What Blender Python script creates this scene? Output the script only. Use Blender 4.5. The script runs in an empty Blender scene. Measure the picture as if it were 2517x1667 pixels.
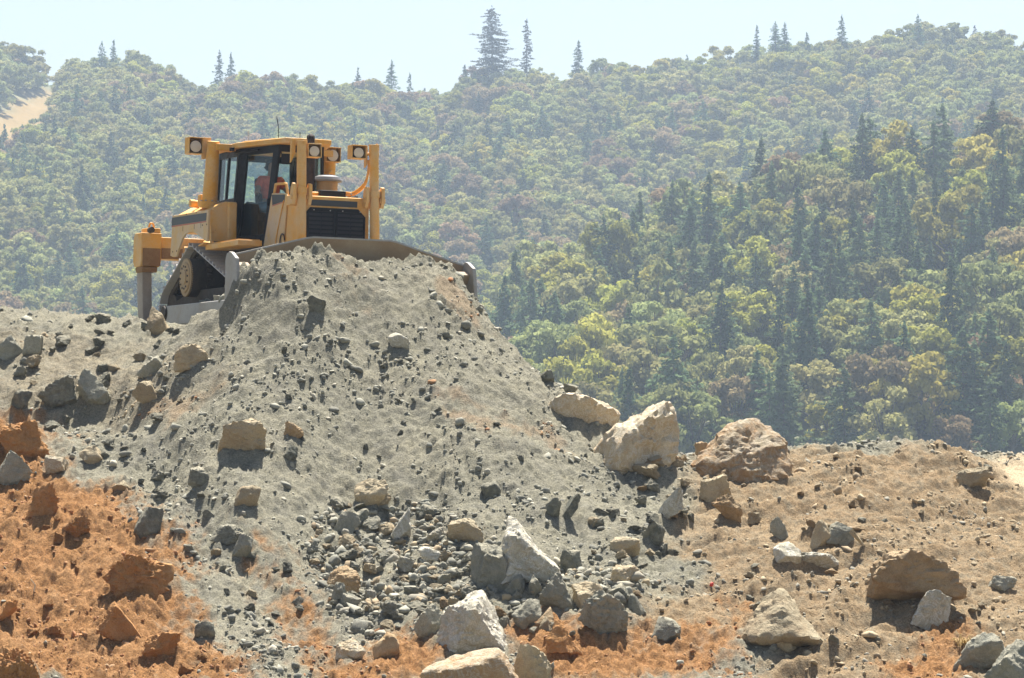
import bpy, bmesh, math, random
import numpy as np
from mathutils import Vector, Matrix
R = math.radians
scn = bpy.context.scene
col = scn.collection

# ------------------------------------------------------------------ camera
FPX, CXP, CYP, HYP = 8000.0, 1258.5, 833.5, 1050.0      # focal length, centre and eye level in photograph pixels
TH = math.atan((HYP - CYP) / FPX)
cam = bpy.data.cameras.new('camera'); camo = bpy.data.objects.new('camera', cam); col.objects.link(camo)
cam.sensor_width = 36.0; cam.lens = FPX / 2517 * 36.0
cam.clip_start = 0.5; cam.clip_end = 20000
camo.location = (0, 0, 0); camo.rotation_euler = (R(90) + TH, 0, 0)
scn.camera = camo
# ------------------------------------------------------------------ sky, sun, exposure
SUN_AZ, SUN_EL = R(9), R(63)
w = bpy.data.worlds.new('World'); scn.world = w; w.use_nodes = True
wn = w.node_tree.nodes; wl = w.node_tree.links
sky = wn.new('ShaderNodeTexSky'); sky.sky_type = 'NISHITA'; sky.sun_disc = False
sky.sun_elevation = SUN_EL; sky.sun_rotation = SUN_AZ
sky.air_density = 1.0; sky.dust_density = 2.2; sky.ozone_density = 0.8
wl.new(sky.outputs[0], wn['Background'].inputs[0]); wn['Background'].inputs[1].default_value = 0.05
sl = bpy.data.lights.new('sun', 'SUN'); sl.energy = 5.0; sl.angle = R(0.5); sl.color = (1.0, 0.95, 0.86)
so = bpy.data.objects.new('sun', sl); col.objects.link(so)
S = Vector((math.sin(SUN_AZ) * math.cos(SUN_EL), math.cos(SUN_AZ) * math.cos(SUN_EL), math.sin(SUN_EL)))
so.rotation_euler = S.to_track_quat('Z', 'Y').to_euler(); so.location = S * 200
scn.view_settings.view_transform = 'Standard'; scn.view_settings.look = 'None'
scn.view_settings.exposure = 1.5; scn.view_settings.gamma = 1.0; scn.view_settings.use_curve_mapping = False
scn.render.engine = 'CYCLES'
scn.cycles.max_bounces = 8; scn.cycles.transparent_max_bounces = 12; scn.cycles.volume_bounces = 1

# ------------------------------------------------------------------ helpers: noise
rng = np.random.default_rng(11)
PERM = rng.permutation(256).astype(np.int64); PERM = np.concatenate([PERM, PERM, PERM])
G3 = rng.normal(size=(256, 3)); G3 /= np.linalg.norm(G3, axis=1)[:, None]
def fade(t): return t * t * t * (t * (t * 6 - 15) + 10)
def pn3(x, y, z):
    xi = np.floor(x).astype(np.int64); yi = np.floor(y).astype(np.int64); zi = np.floor(z).astype(np.int64)
    xf, yf, zf = x - xi, y - yi, z - zi
    xi &= 255; yi &= 255; zi &= 255
    u, v, ww = fade(xf), fade(yf), fade(zf)
    def g(dx, dy, dz):
        h = PERM[PERM[PERM[(xi + dx) & 255] + ((yi + dy) & 255)] + ((zi + dz) & 255)]
        gr = G3[h]
        return gr[..., 0] * (xf - dx) + gr[..., 1] * (yf - dy) + gr[..., 2] * (zf - dz)
    l = lambda a, b, t: a + (b - a) * t
    x00 = l(g(0, 0, 0), g(1, 0, 0), u); x10 = l(g(0, 1, 0), g(1, 1, 0), u)
    x01 = l(g(0, 0, 1), g(1, 0, 1), u); x11 = l(g(0, 1, 1), g(1, 1, 1), u)
    return l(l(x00, x10, v), l(x01, x11, v), ww) * 1.6
def pn2(x, y, s=0.0): return pn3(x, y, np.full_like(x, 7.31 + s))
def fbm2(x, y, o=4, s=0.0, lac=2.03, gain=0.5):
    a, f, r = 1.0, 1.0, np.zeros_like(x)
    for i in range(o):
        r += a * pn2(x * f + 13.7 * i, y * f - 5.1 * i, s + i * 3.3); a *= gain; f *= lac
    return r
def fbm3(p, f0, o=4, gain=0.5, s=0.0):
    a, f, r = 1.0, f0, np.zeros(len(p))
    for i in range(o):
        r += a * pn3(p[:, 0] * f + s, p[:, 1] * f + 3.1 * i, p[:, 2] * f - s); a *= gain; f *= 2.1
    return r
def clods(x, y, cell, pres, rmin, rmax, seed, sharp=.5):
    """lumps strewn over the surface: in some cells of a jittered grid one rounded, tilted lump stands out"""
    gx = np.floor(x / cell).astype(np.int64); gy = np.floor(y / cell).astype(np.int64); out = np.zeros_like(x)
    for i in (-1, 0, 1):
        for j in (-1, 0, 1):
            cx = gx + i; cy = gy + j
            h = PERM[(PERM[(cx + seed) & 255] + cy) & 255]; h2 = PERM[(h + 71) & 255]; h3 = PERM[(h2 + 37) & 255]; h4 = PERM[(h3 + 11 + cx) & 255]
            px = (cx + h / 255.0) * cell; py = (cy + h2 / 255.0) * cell; r = rmin + (rmax - rmin) * (h4 / 255.0) ** 2
            dx = (x - px) / r; dy = (y - py) / (r * (.7 + .6 * h2 / 255.0)); a = h / 40.0
            u = dx * np.cos(a) + dy * np.sin(a); v = -dx * np.sin(a) + dy * np.cos(a)
            q = np.clip(1 - (np.abs(u) ** 2.4 + np.abs(v) ** 2.4), 0, 1) ** .75 * r * (.55 + .3 * u)
            out = np.maximum(out, np.where(h3 / 255.0 < pres, q, 0))
    return out
def smooth(a, b, x):
    t = np.clip((x - a) / (b - a), 0, 1); return t * t * (3 - 2 * t)

# ------------------------------------------------------------------ helpers: objects
def tag(o, label=None, cat=None, group=None, kind=None):
    if label: o['label'] = label
    if cat: o['category'] = cat
    if group: o['group'] = group
    if kind: o['kind'] = kind
    return o
def link(name, me, parent=None, mats=()):
    o = bpy.data.objects.new(name, me); col.objects.link(o)
    if parent: o.parent = parent
    for m in mats: me.materials.append(m)
    return o
def mesh_np(name, v, f, smooth_shade=False, mat_idx=None):
    """v (n,3); f list of (m,k) arrays"""
    me = bpy.data.meshes.new(name)
    v = np.asarray(v, np.float32)
    fl = [np.asarray(a, np.int32) for a in (f if isinstance(f, list) else [f])]
    me.vertices.add(len(v)); me.vertices.foreach_set('co', v.ravel())
    nl = sum(a.size for a in fl); nf = sum(len(a) for a in fl)
    me.loops.add(nl); me.polygons.add(nf)
    me.loops.foreach_set('vertex_index', np.concatenate([a.ravel() for a in fl]))
    tot = np.concatenate([np.full(len(a), a.shape[1], np.int32) for a in fl])
    st = np.concatenate([[0], np.cumsum(tot)[:-1]]).astype(np.int32)
    me.polygons.foreach_set('loop_start', st); me.polygons.foreach_set('loop_total', tot)
    if smooth_shade: me.polygons.foreach_set('use_smooth', np.ones(nf, bool))
    if mat_idx is not None: me.polygons.foreach_set('material_index', np.asarray(mat_idx, np.int32))
    me.update(); me.validate()
    return me
def ray(px, py):
    c, s = math.cos(TH), math.sin(TH)
    a, b = (px - CXP) / FPX, -(py - CYP) / FPX
    return np.array([a, c - b * s, s + b * c])
def at(px, py, Y):                       # the point at distance Y (metres along +y) seen at a photograph pixel
    d = ray(px, py); return d * (Y / d[1])
def pix(p):                              # a point's photograph pixel
    c, s = math.cos(TH), math.sin(TH)
    wv = p[1] * c + p[2] * s; u = -p[1] * s + p[2] * c
    return CXP + FPX * p[0] / wv, CYP - FPX * u / wv
VS = 2517 / 2368.0                       # the survey notes below are in 2368-wide units

# ------------------------------------------------------------------ helpers: materials
class NT:
    def __init__(s, name):
        s.m = bpy.data.materials.new(name); s.m.use_nodes = True
        s.t = s.m.node_tree; s.b = s.t.nodes['Principled BSDF']; s.out = s.t.nodes['Material Output']
        s.b.inputs['Specular IOR Level'].default_value = 0.3
    def n(s, kind, **kw):
        x = s.t.nodes.new(kind)
        for k, v in kw.items():
            if k.startswith('i_'): x.inputs[k[2:].replace('_', ' ')].default_value = v
            else: setattr(x, k, v)
        return x
    def l(s, a, b): s.t.links.new(a, b)
    def obj(s): return s.n('ShaderNodeTexCoord').outputs['Object']
    def noise(s, co, scale, detail=4, rough=0.55, dist=0.0):
        x = s.n('ShaderNodeTexNoise'); s.l(co, x.inputs['Vector'])
        x.inputs['Scale'].default_value = scale; x.inputs['Detail'].default_value = detail
        x.inputs['Roughness'].default_value = rough; x.inputs['Distortion'].default_value = dist
        return x.outputs['Fac']
    def ramp(s, fac, stops):
        x = s.n('ShaderNodeValToRGB'); s.l(fac, x.inputs[0]); e = x.color_ramp.elements
        while len(e) < len(stops): e.new(0.5)
        for i, (p, c) in enumerate(stops):
            e[i].position = p; e[i].color = (*c, 1) if len(c) == 3 else c
        return x.outputs[0]
    def mapr(s, v, a, b, c=0.0, d=1.0):
        x = s.n('ShaderNodeMapRange'); s.l(v, x.inputs[0])
        for i, q in zip((1, 2, 3, 4), (a, b, c, d)): x.inputs[i].default_value = q
        return x.outputs[0]
    def mix(s, f, a, b, mode='MIX'):
        x = s.n('ShaderNodeMix', data_type='RGBA', blend_type=mode)
        for sock, v in ((x.inputs[0], f), (x.inputs[6], a), (x.inputs[7], b)):
            if isinstance(v, (int, float)): sock.default_value = v
            elif isinstance(v, tuple): sock.default_value = (*v, 1)
            else: s.l(v, sock)
        return x.outputs[2]
    def math(s, op, a, b=None):
        x = s.n('ShaderNodeMath', operation=op)
        for sock, v in zip(x.inputs, (a, b)):
            if v is None: continue
            if isinstance(v, (int, float)): sock.default_value = v
            else: s.l(v, sock)
        return x.outputs[0]
    def bump(s, h, strength=0.5, dist=0.02, prev=None):
        x = s.n('ShaderNodeBump'); s.l(h, x.inputs['Height'])
        x.inputs['Strength'].default_value = strength; x.inputs['Distance'].default_value = dist
        if prev is not None: s.l(prev, x.inputs['Normal'])
        return x.outputs[0]
    def color(s, c): s.l(c, s.b.inputs['Base Color'])
    def rough(s, v):
        if isinstance(v, (int, float)): s.b.inputs['Roughness'].default_value = v
        else: s.l(v, s.b.inputs['Roughness'])
    def normal(s, x): s.l(x, s.b.inputs['Normal'])

# ------------------------------------------------------------------ dozer frame (needed by the ground too)
DO = at(730, 809, 61.5)
def rotm(yaw, roll):
    x = np.array([math.sin(yaw), -math.cos(yaw), 0]); y = np.array([math.cos(yaw), math.sin(yaw), 0]); z = np.array([0, 0, 1.0])
    return np.stack([x, y * math.cos(roll) - z * math.sin(roll), z * math.cos(roll) + y * math.sin(roll)], 1)
DM = rotm(R(24), R(1.2))                 # x forward, y to the machine's left, z up
def dw(x, y, z): return DO + DM @ np.array([x, y, z])

# ------------------------------------------------------------------ ground height: surveyed points, thin-plate interpolation
CP = []
def cp(px, py, Y): CP.append(at(px, py, Y))
def cw(x, y, z): CP.append(np.array([x, y, z], float))
for a in [(0, 790, 60.6), (200, 788, 61), (420, 792, 61), (-300, 780, 61),
          (100, 900, 58.4), (100, 1000, 57), (100, 1150, 54.5), (100, 1300, 52), (100, 1450, 49.6), (100, 1667, 46.3), (-200, 1000, 57), (-200, 1300, 52), (-200, 1667, 46.3),
          (350, 850, 58.7), (350, 920, 57.3), (350, 1000, 56.3), (350, 1150, 53.9), (350, 1300, 51.7), (350, 1450, 49.5), (350, 1667, 46.3),
          (480, 792, 58.1), (480, 870, 56.7), (555, 795, 57.35), (600, 835, 56.5), (600, 900, 55.75), (600, 1000, 54.6), (600, 1150, 53.0), (600, 1300, 51.4),
          (740, 800, 56.5), (740, 900, 55.6), (740, 1020, 54.4), (740, 1180, 52.85), (600, 1450, 49.5), (600, 1667, 46.3),
          (900, 760, 57.35), (900, 850, 56.5), (900, 950, 55.6), (900, 1100, 54.2), (900, 1250, 52.8), (900, 1340, 51.8), (900, 1450, 49.9), (900, 1667, 46.4),
          (1165, 800, 57.9), (1300, 912, 57.2), (1400, 975, 56.6), (1530, 1085, 56), (1640, 1160, 55.4),
          (1150, 900, 56.5), (1200, 1000, 55.4), (1250, 1120, 54.1), (1300, 1250, 52.7), (1300, 1340, 51.6), (1250, 1450, 49.8), (1250, 1667, 46.5),
          (1400, 1100, 55.2), (1480, 1200, 54.1), (1560, 1300, 52.4), (1560, 1420, 50.4), (1560, 1550, 48.4), (1560, 1667, 46.6),
          (1690, 1130, 57), (1700, 1230, 54.6), (1800, 1118, 57.6), (2000, 1124, 57.6), (2200, 1118, 57.6), (2330, 1122, 58), (2517, 1150, 59), (2800, 1150, 60),
          (1850, 1210, 55.3), (2000, 1210, 55.3), (2000, 1300, 53.4), (2000, 1400, 51.5), (2000, 1500, 49.6), (2000, 1667, 46.8),
          (1800, 1350, 52.3), (1800, 1480, 49.9), (1800, 1667, 46.7),
          (2250, 1200, 56), (2250, 1300, 53.8), (2450, 1220, 57), (2450, 1310, 54.5), (2400, 1400, 52), (2400, 1520, 49.6), (2400, 1667, 46.6), (2800, 1400, 52), (2800, 1667, 46.6)]:
    cp(*a)
for X, Y in [(1.6, -2.0), (-1, -2.2), (-4.6, -2.4), (-4.6, 1.6), (-1.5, 1.6), (1.3, 1.5), (-7, 0), (1.5, 0), (-1.5, 0)]: CP.append(dw(X, Y, 0))
for Y, Z in [(-2.2, .92), (-1.75, 1.02), (-1.2, 1.14), (-.7, 1.17), (-.2, 1.15), (.3, 1.16), (.8, 1.19), (1.2, 1.22), (1.6, 1.07), (2.0, .82), (2.3, .12)]:
    CP.append(dw(3.25, Y, Z))
for x, y, z in [(-.1, 61.2, .7), (.8, 60, .05), (1.5, 59, -.35), (2.5, 59.5, -.7), (.5, 64, .2), (3, 63, -.75), (4.2, 60.5, -.75),
                (7, 64, -.8), (10, 64, -.75), (9.5, 75, -.85), (5, 72, -.9), (-9, 70, 1.3), (-4, 71, 1.2), (0, 72, -.2), (-13, 62, 1.9), (-13, 70, 1.2), (-13, 52, -1.7), (13, 56, -1.3),
                (0, 82, -3), (-10, 82, -2), (10, 84, -2.2), (-8, 40, -4), (0, 40, -4.1), (8, 40, -4), (-13, 45, -3.7), (13, 45, -3.8)]: cw(x, y, z)
CP = np.array(CP); CXY = CP[:, :2]
def tps(r2): return 0.5 * r2 * np.log(np.maximum(r2, 1e-9))
_n = len(CP); _K = tps(((CXY[:, None] - CXY[None]) ** 2).sum(-1)) + np.eye(_n) * 0.02
_P = np.c_[np.ones(_n), CXY]
_A = np.block([[_K, _P], [_P.T, np.zeros((3, 3))]])
_W = np.linalg.solve(_A, np.r_[CP[:, 2], 0, 0, 0])
def base_h(x, y):
    x = np.asarray(x, float); y = np.asarray(y, float); sh = x.shape
    xc = np.clip(x.ravel(), -14, 14); yc = np.clip(y.ravel(), 40, 84); out = np.empty(len(xc))
    for i in range(0, len(xc), 40000):
        q = np.c_[xc[i:i + 40000], yc[i:i + 40000]]
        out[i:i + 40000] = tps(((q[:, None] - CXY[None]) ** 2).sum(-1)) @ _W[:_n] + _W[_n] + q @ _W[_n + 1:]
    yy = y.ravel()
    near = np.interp(yy, [-400, 0, 40], [-1.75, -1.75, 0])           # the ground under the camera
    t = smooth(40, 8, yy); out = out * (1 - t) + near * t
    far = np.interp(yy, [84, 150, 260, 420], [0, -12, -22, -26])
    out = out + far
    return out.reshape(sh)
def hit(px, py, d0=42.0, d1=72.0):
    d = ray(px, py); d = d / d[1]; ts = np.linspace(d0, d1, 600)
    h = base_h(d[0] * ts, ts) - d[2] * ts
    k = np.argmax(h > 0)
    if h[k] <= 0: return None
    return d * ts[k]
def wpoly(vpts):                                     # a soil boundary, its corners found on the ground
    out = []
    for vx, vy in vpts:
        p = hit(vx * VS, min(vy * VS, 1700))
        if p is None: p = at(vx * VS, vy * VS, 58)
        out.append(p[:2])
    return np.array(out)
def poly_sd(x, y, P):                                # signed distance, positive inside
    d2 = np.full(x.shape, 1e9); ins = np.zeros(x.shape, bool); n = len(P)
    for i in range(n):
        a, b = P[i], P[(i + 1) % n]; e = b - a
        t = np.clip(((x - a[0]) * e[0] + (y - a[1]) * e[1]) / max(e @ e, 1e-9), 0, 1)
        d2 = np.minimum(d2, (x - a[0] - t * e[0]) ** 2 + (y - a[1] - t * e[1]) ** 2)
        if a[1] != b[1]:
            c = ((a[1] > y) != (b[1] > y)) & (x < (b[0] - a[0]) * (y - a[1]) / (b[1] - a[1]) + a[0]); ins ^= c
    return np.where(ins, 1, -1) * np.sqrt(d2)
def line_d(x, y, P):
    d2 = np.full(x.shape, 1e9)
    for a, b in zip(P[:-1], P[1:]):
        e = b - a; t = np.clip(((x - a[0]) * e[0] + (y - a[1]) * e[1]) / max(e @ e, 1e-9), 0, 1)
        d2 = np.minimum(d2, (x - a[0] - t * e[0]) ** 2 + (y - a[1] - t * e[1]) ** 2)
    return np.sqrt(d2)
ORANGE = [wpoly(p) for p in (
    [(-200, 1010), (60, 975), (112, 985), (115, 1045), (190, 1100), (255, 1150), (330, 1230), (400, 1290), (425, 1340), (412, 1420), (480, 1480), (580, 1560), (640, 1700), (-200, 1700)],
    [(600, 1270), (690, 1330), (750, 1400), (800, 1480), (880, 1590), (700, 1600), (700, 1480), (650, 1380)],
    [(1180, 1480), (1280, 1440), (1400, 1478), (1560, 1490), (1640, 1460), (1720, 1415), (1735, 1500), (1690, 1590), (1180, 1590)],
    [(2120, 1480), (2200, 1440), (2250, 1470), (2230, 1560), (2150, 1590), (2080, 1580)],
    [(790, 1480), (960, 1450), (1000, 1520), (980, 1580), (850, 1580)])]
TAN = [wpoly(p) for p in (
    [(1585, 1070), (1650, 1040), (2000, 1060), (2600, 1070), (2600, 1600), (1750, 1600), (1740, 1500), (1480, 1470), (1480, 1400), (1640, 1345), (1560, 1260), (1600, 1160)],
    [(-100, 745), (220, 770), (470, 800), (480, 900), (420, 960), (250, 1000), (-100, 960)])]
PALE = wpoly([(2260, 1090), (2420, 1068), (2600, 1075), (2600, 1170), (2400, 1160)])
SPOTS = [wpoly(p) for p in ([(1050, 925), (1200, 960), (1260, 1010), (1330, 1060), (1260, 1040), (1120, 985)],
                            [(770, 600), (800, 640), (830, 690), (870, 760), (840, 740), (800, 690), (765, 640)],
                            [(1030, 640), (1070, 700), (1090, 740), (1060, 710), (1040, 680)],
                            [(380, 920), (440, 935), (400, 985), (340, 960)])]
FURROW = [(wpoly([(235, 940), (330, 1000), (420, 1130), (520, 1260), (650, 1390), (720, 1480)]), -.22, .45),
          (wpoly([(330, 960), (450, 1100), (560, 1230), (700, 1380)]), .10, .5),
          (wpoly([(1150, 1350), (1350, 1320), (1550, 1250), (1640, 1180)]), -.12, .5),
          (wpoly([(1480, 1470), (1650, 1400), (1800, 1370)]), .08, .4)]
def zones(x, y):
    jn = 0.35 * fbm2(x * .9, y * .9, 4, 2.0) + 0.16 * fbm2(x * 4, y * 4, 3, 9.0)
    o = np.zeros_like(x)
    for P in ORANGE: o = np.maximum(o, smooth(-.38, .42, poly_sd(x, y, P) + jn * 1.5 + .30 * pn2(x * 11, y * 6, 8.0)))
    for P in SPOTS: o = np.maximum(o, .28 * smooth(-.1, .3, poly_sd(x, y, P) + jn * 1.6))
    t = smooth(-.3, .5, poly_sd(x, y, TAN[0]) + jn)
    t = np.maximum(t, .28 * smooth(-.5, .9, poly_sd(x, y, TAN[1]) + jn * 2))
    p = smooth(-.3, .6, poly_sd(x, y, PALE) + jn)
    return o, t, p
def detail(x, y, o, t, p, full=True):
    """height of lumps, clods and slides added to the surveyed surface"""
    g = (1 - np.maximum(o, t))
    e = smooth(0, 3.0, np.minimum(y - 43, 66 - y))
    h = .16 * fbm2(x * .55, y * .5, 4, 1.0)
    # grey spoil: fine slide lines running down the slope and small clods
    sl_ = fbm2(x * 2.6 + .4 * y, y * .55, 3, 21.0)
    h = h + g * (.055 * sl_ + .05 * np.clip(fbm2(x * 1.5 + .3 * y, y * .8, 4, 23.0), 0, 1))
    c1 = pn2(x * 3.1, y * 2.6, 31.0); c2 = pn2(x * 6.5, y * 5.5, 37.0)
    h = h + g * (.10 * np.clip(c1 - .15, 0, 1) + .09 * np.clip(c2 - .22, 0, 1) + .025 * pn2(x * 4.3, y * 2.6, 39.0))
    # orange earth: lumpy
    b = np.abs(pn2(x * 1.5, y * 1.3, 41.0)); b2 = np.abs(pn2(x * 3.6, y * 3.2, 43.0)); b3 = np.abs(pn2(x * 8.5, y * 7.5, 47.0))
    b4 = pn2(x * 5.2, y * 4.6, 48.0)
    h = h + o * (.18 * (b - .25) + .11 * (b2 - .25) + .085 * (b3 - .2) + .10 * np.clip(b4 - .05, 0, 1))
    # tan bank: diagonal scrapes and crumbly knobs
    u = x * .86 + y * .5; v = -x * .5 + y * .86
    d1 = fbm2(u * .55, v * 2.0, 4, 51.0); k1 = np.abs(pn2(x * 4.4, y * 3.8, 57.0)); k2 = pn2(x * 2.0, y * 1.8, 59.0)
    tt = np.maximum(t - o, 0) * (1 - p)
    h = h + tt * (.15 * d1 + .05 * (.3 - k1) + .10 * np.clip(k2, 0, 1))
    if full:
        f1 = pn2(x * 13, y * 11, 61.0); f2 = pn2(x * 19, y * 16, 67.0)
        h = h + (1 - .6 * p) * (.020 * f1 + .05 * np.clip(f1 - .25, 0, 1) + .017 * f2 + o * .022 * f1 + .03 * np.clip(f2 - .3, 0, 1))
        cl_ = pn2(x * .6, y * .6, 83.0); den = 1 + .0 * x
        wob = .04 * pn2(x * 9, y * 9, 85.0)
        k0 = clods(x + wob, y + wob, .62, .22, .09, .22, 3); k1_ = clods(x + wob, y - wob, .30, .30, .05, .11, 9); k2_ = clods(x, y, .16, .55, .028, .065, 17)
        m_ = np.clip(.75 + .9 * cl_, .15, 1.4) * (1 - .8 * p)
        h = h + m_ * ((.34 * g + .95 * o + .35 * tt) * k0 + (.45 * g + .80 * o + .38 * tt) * k1_ + .75 * k2_)
    for P, a, wd in FURROW: h = h + a * np.exp(-(line_d(x, y, P) / wd) ** 2)
    return h * e
# rough broken spoil where it meets the blade
BLADE_LINE = np.array([dw(3.05, yy, 0)[:2] for yy in np.linspace(-2.0, 2.1, 9)])
def blade_rough(x, y):
    m = np.exp(-(line_d(x, y, BLADE_LINE) / .38) ** 2)
    q = pn2(x * 2.3, y * 2.3, 71.0); q2 = pn2(x * 5.5, y * 5.5, 73.0); q3 = np.abs(pn2(x * 3.3, y * 3.0, 77.0))
    return m * (.14 * q + .17 * q2 + .24 * (.3 - q3) - .05 + .10 * np.abs(pn2(x * 9, y * 9, 79.0)))
BLX = DO[:2]; FWD = DM[:2, 0] / np.linalg.norm(DM[:2, 0]); LAT = DM[:2, 1] / np.linalg.norm(DM[:2, 1])
def behind_blade(x, y, z):                          # the tracked ground behind the blade is cut flat
    lx = (x - BLX[0]) * FWD[0] + (y - BLX[1]) * FWD[1]; ly = (x - BLX[0]) * LAT[0] + (y - BLX[1]) * LAT[1]
    flat = DO[2] - .02 - .02 * ly + .05 * pn2(x * 2.2, y * 2.2, 81.0)
    m = smooth(3.05, 2.8, lx) * smooth(-2.75, -2.3, ly) * smooth(2.9, 2.4, ly) * smooth(-5.5, -4.5, lx)
    return np.minimum(z, z * (1 - m) + flat * m)
def ground_z(x, y):
    o, t, p = zones(x, y)
    z = base_h(x, y) + detail(x, y, o, t, p) + blade_rough(x, y)
    for bx, by, r_, h_ in BANK:
        m = np.nonzero((np.abs(x - bx) < 2.6 * r_) & (np.abs(y - by) < 3 * r_))[0]
        if len(m): z[m] += h_ * np.exp(-(((x[m] - bx) / r_) ** 2 + ((y[m] - by) / (r_ * 1.2)) ** 2) ** 1.0) * (.8 + .5 * pn2(x[m] * 3, y[m] * 3, 87.0))
    return behind_blade(x, y, z)

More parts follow.
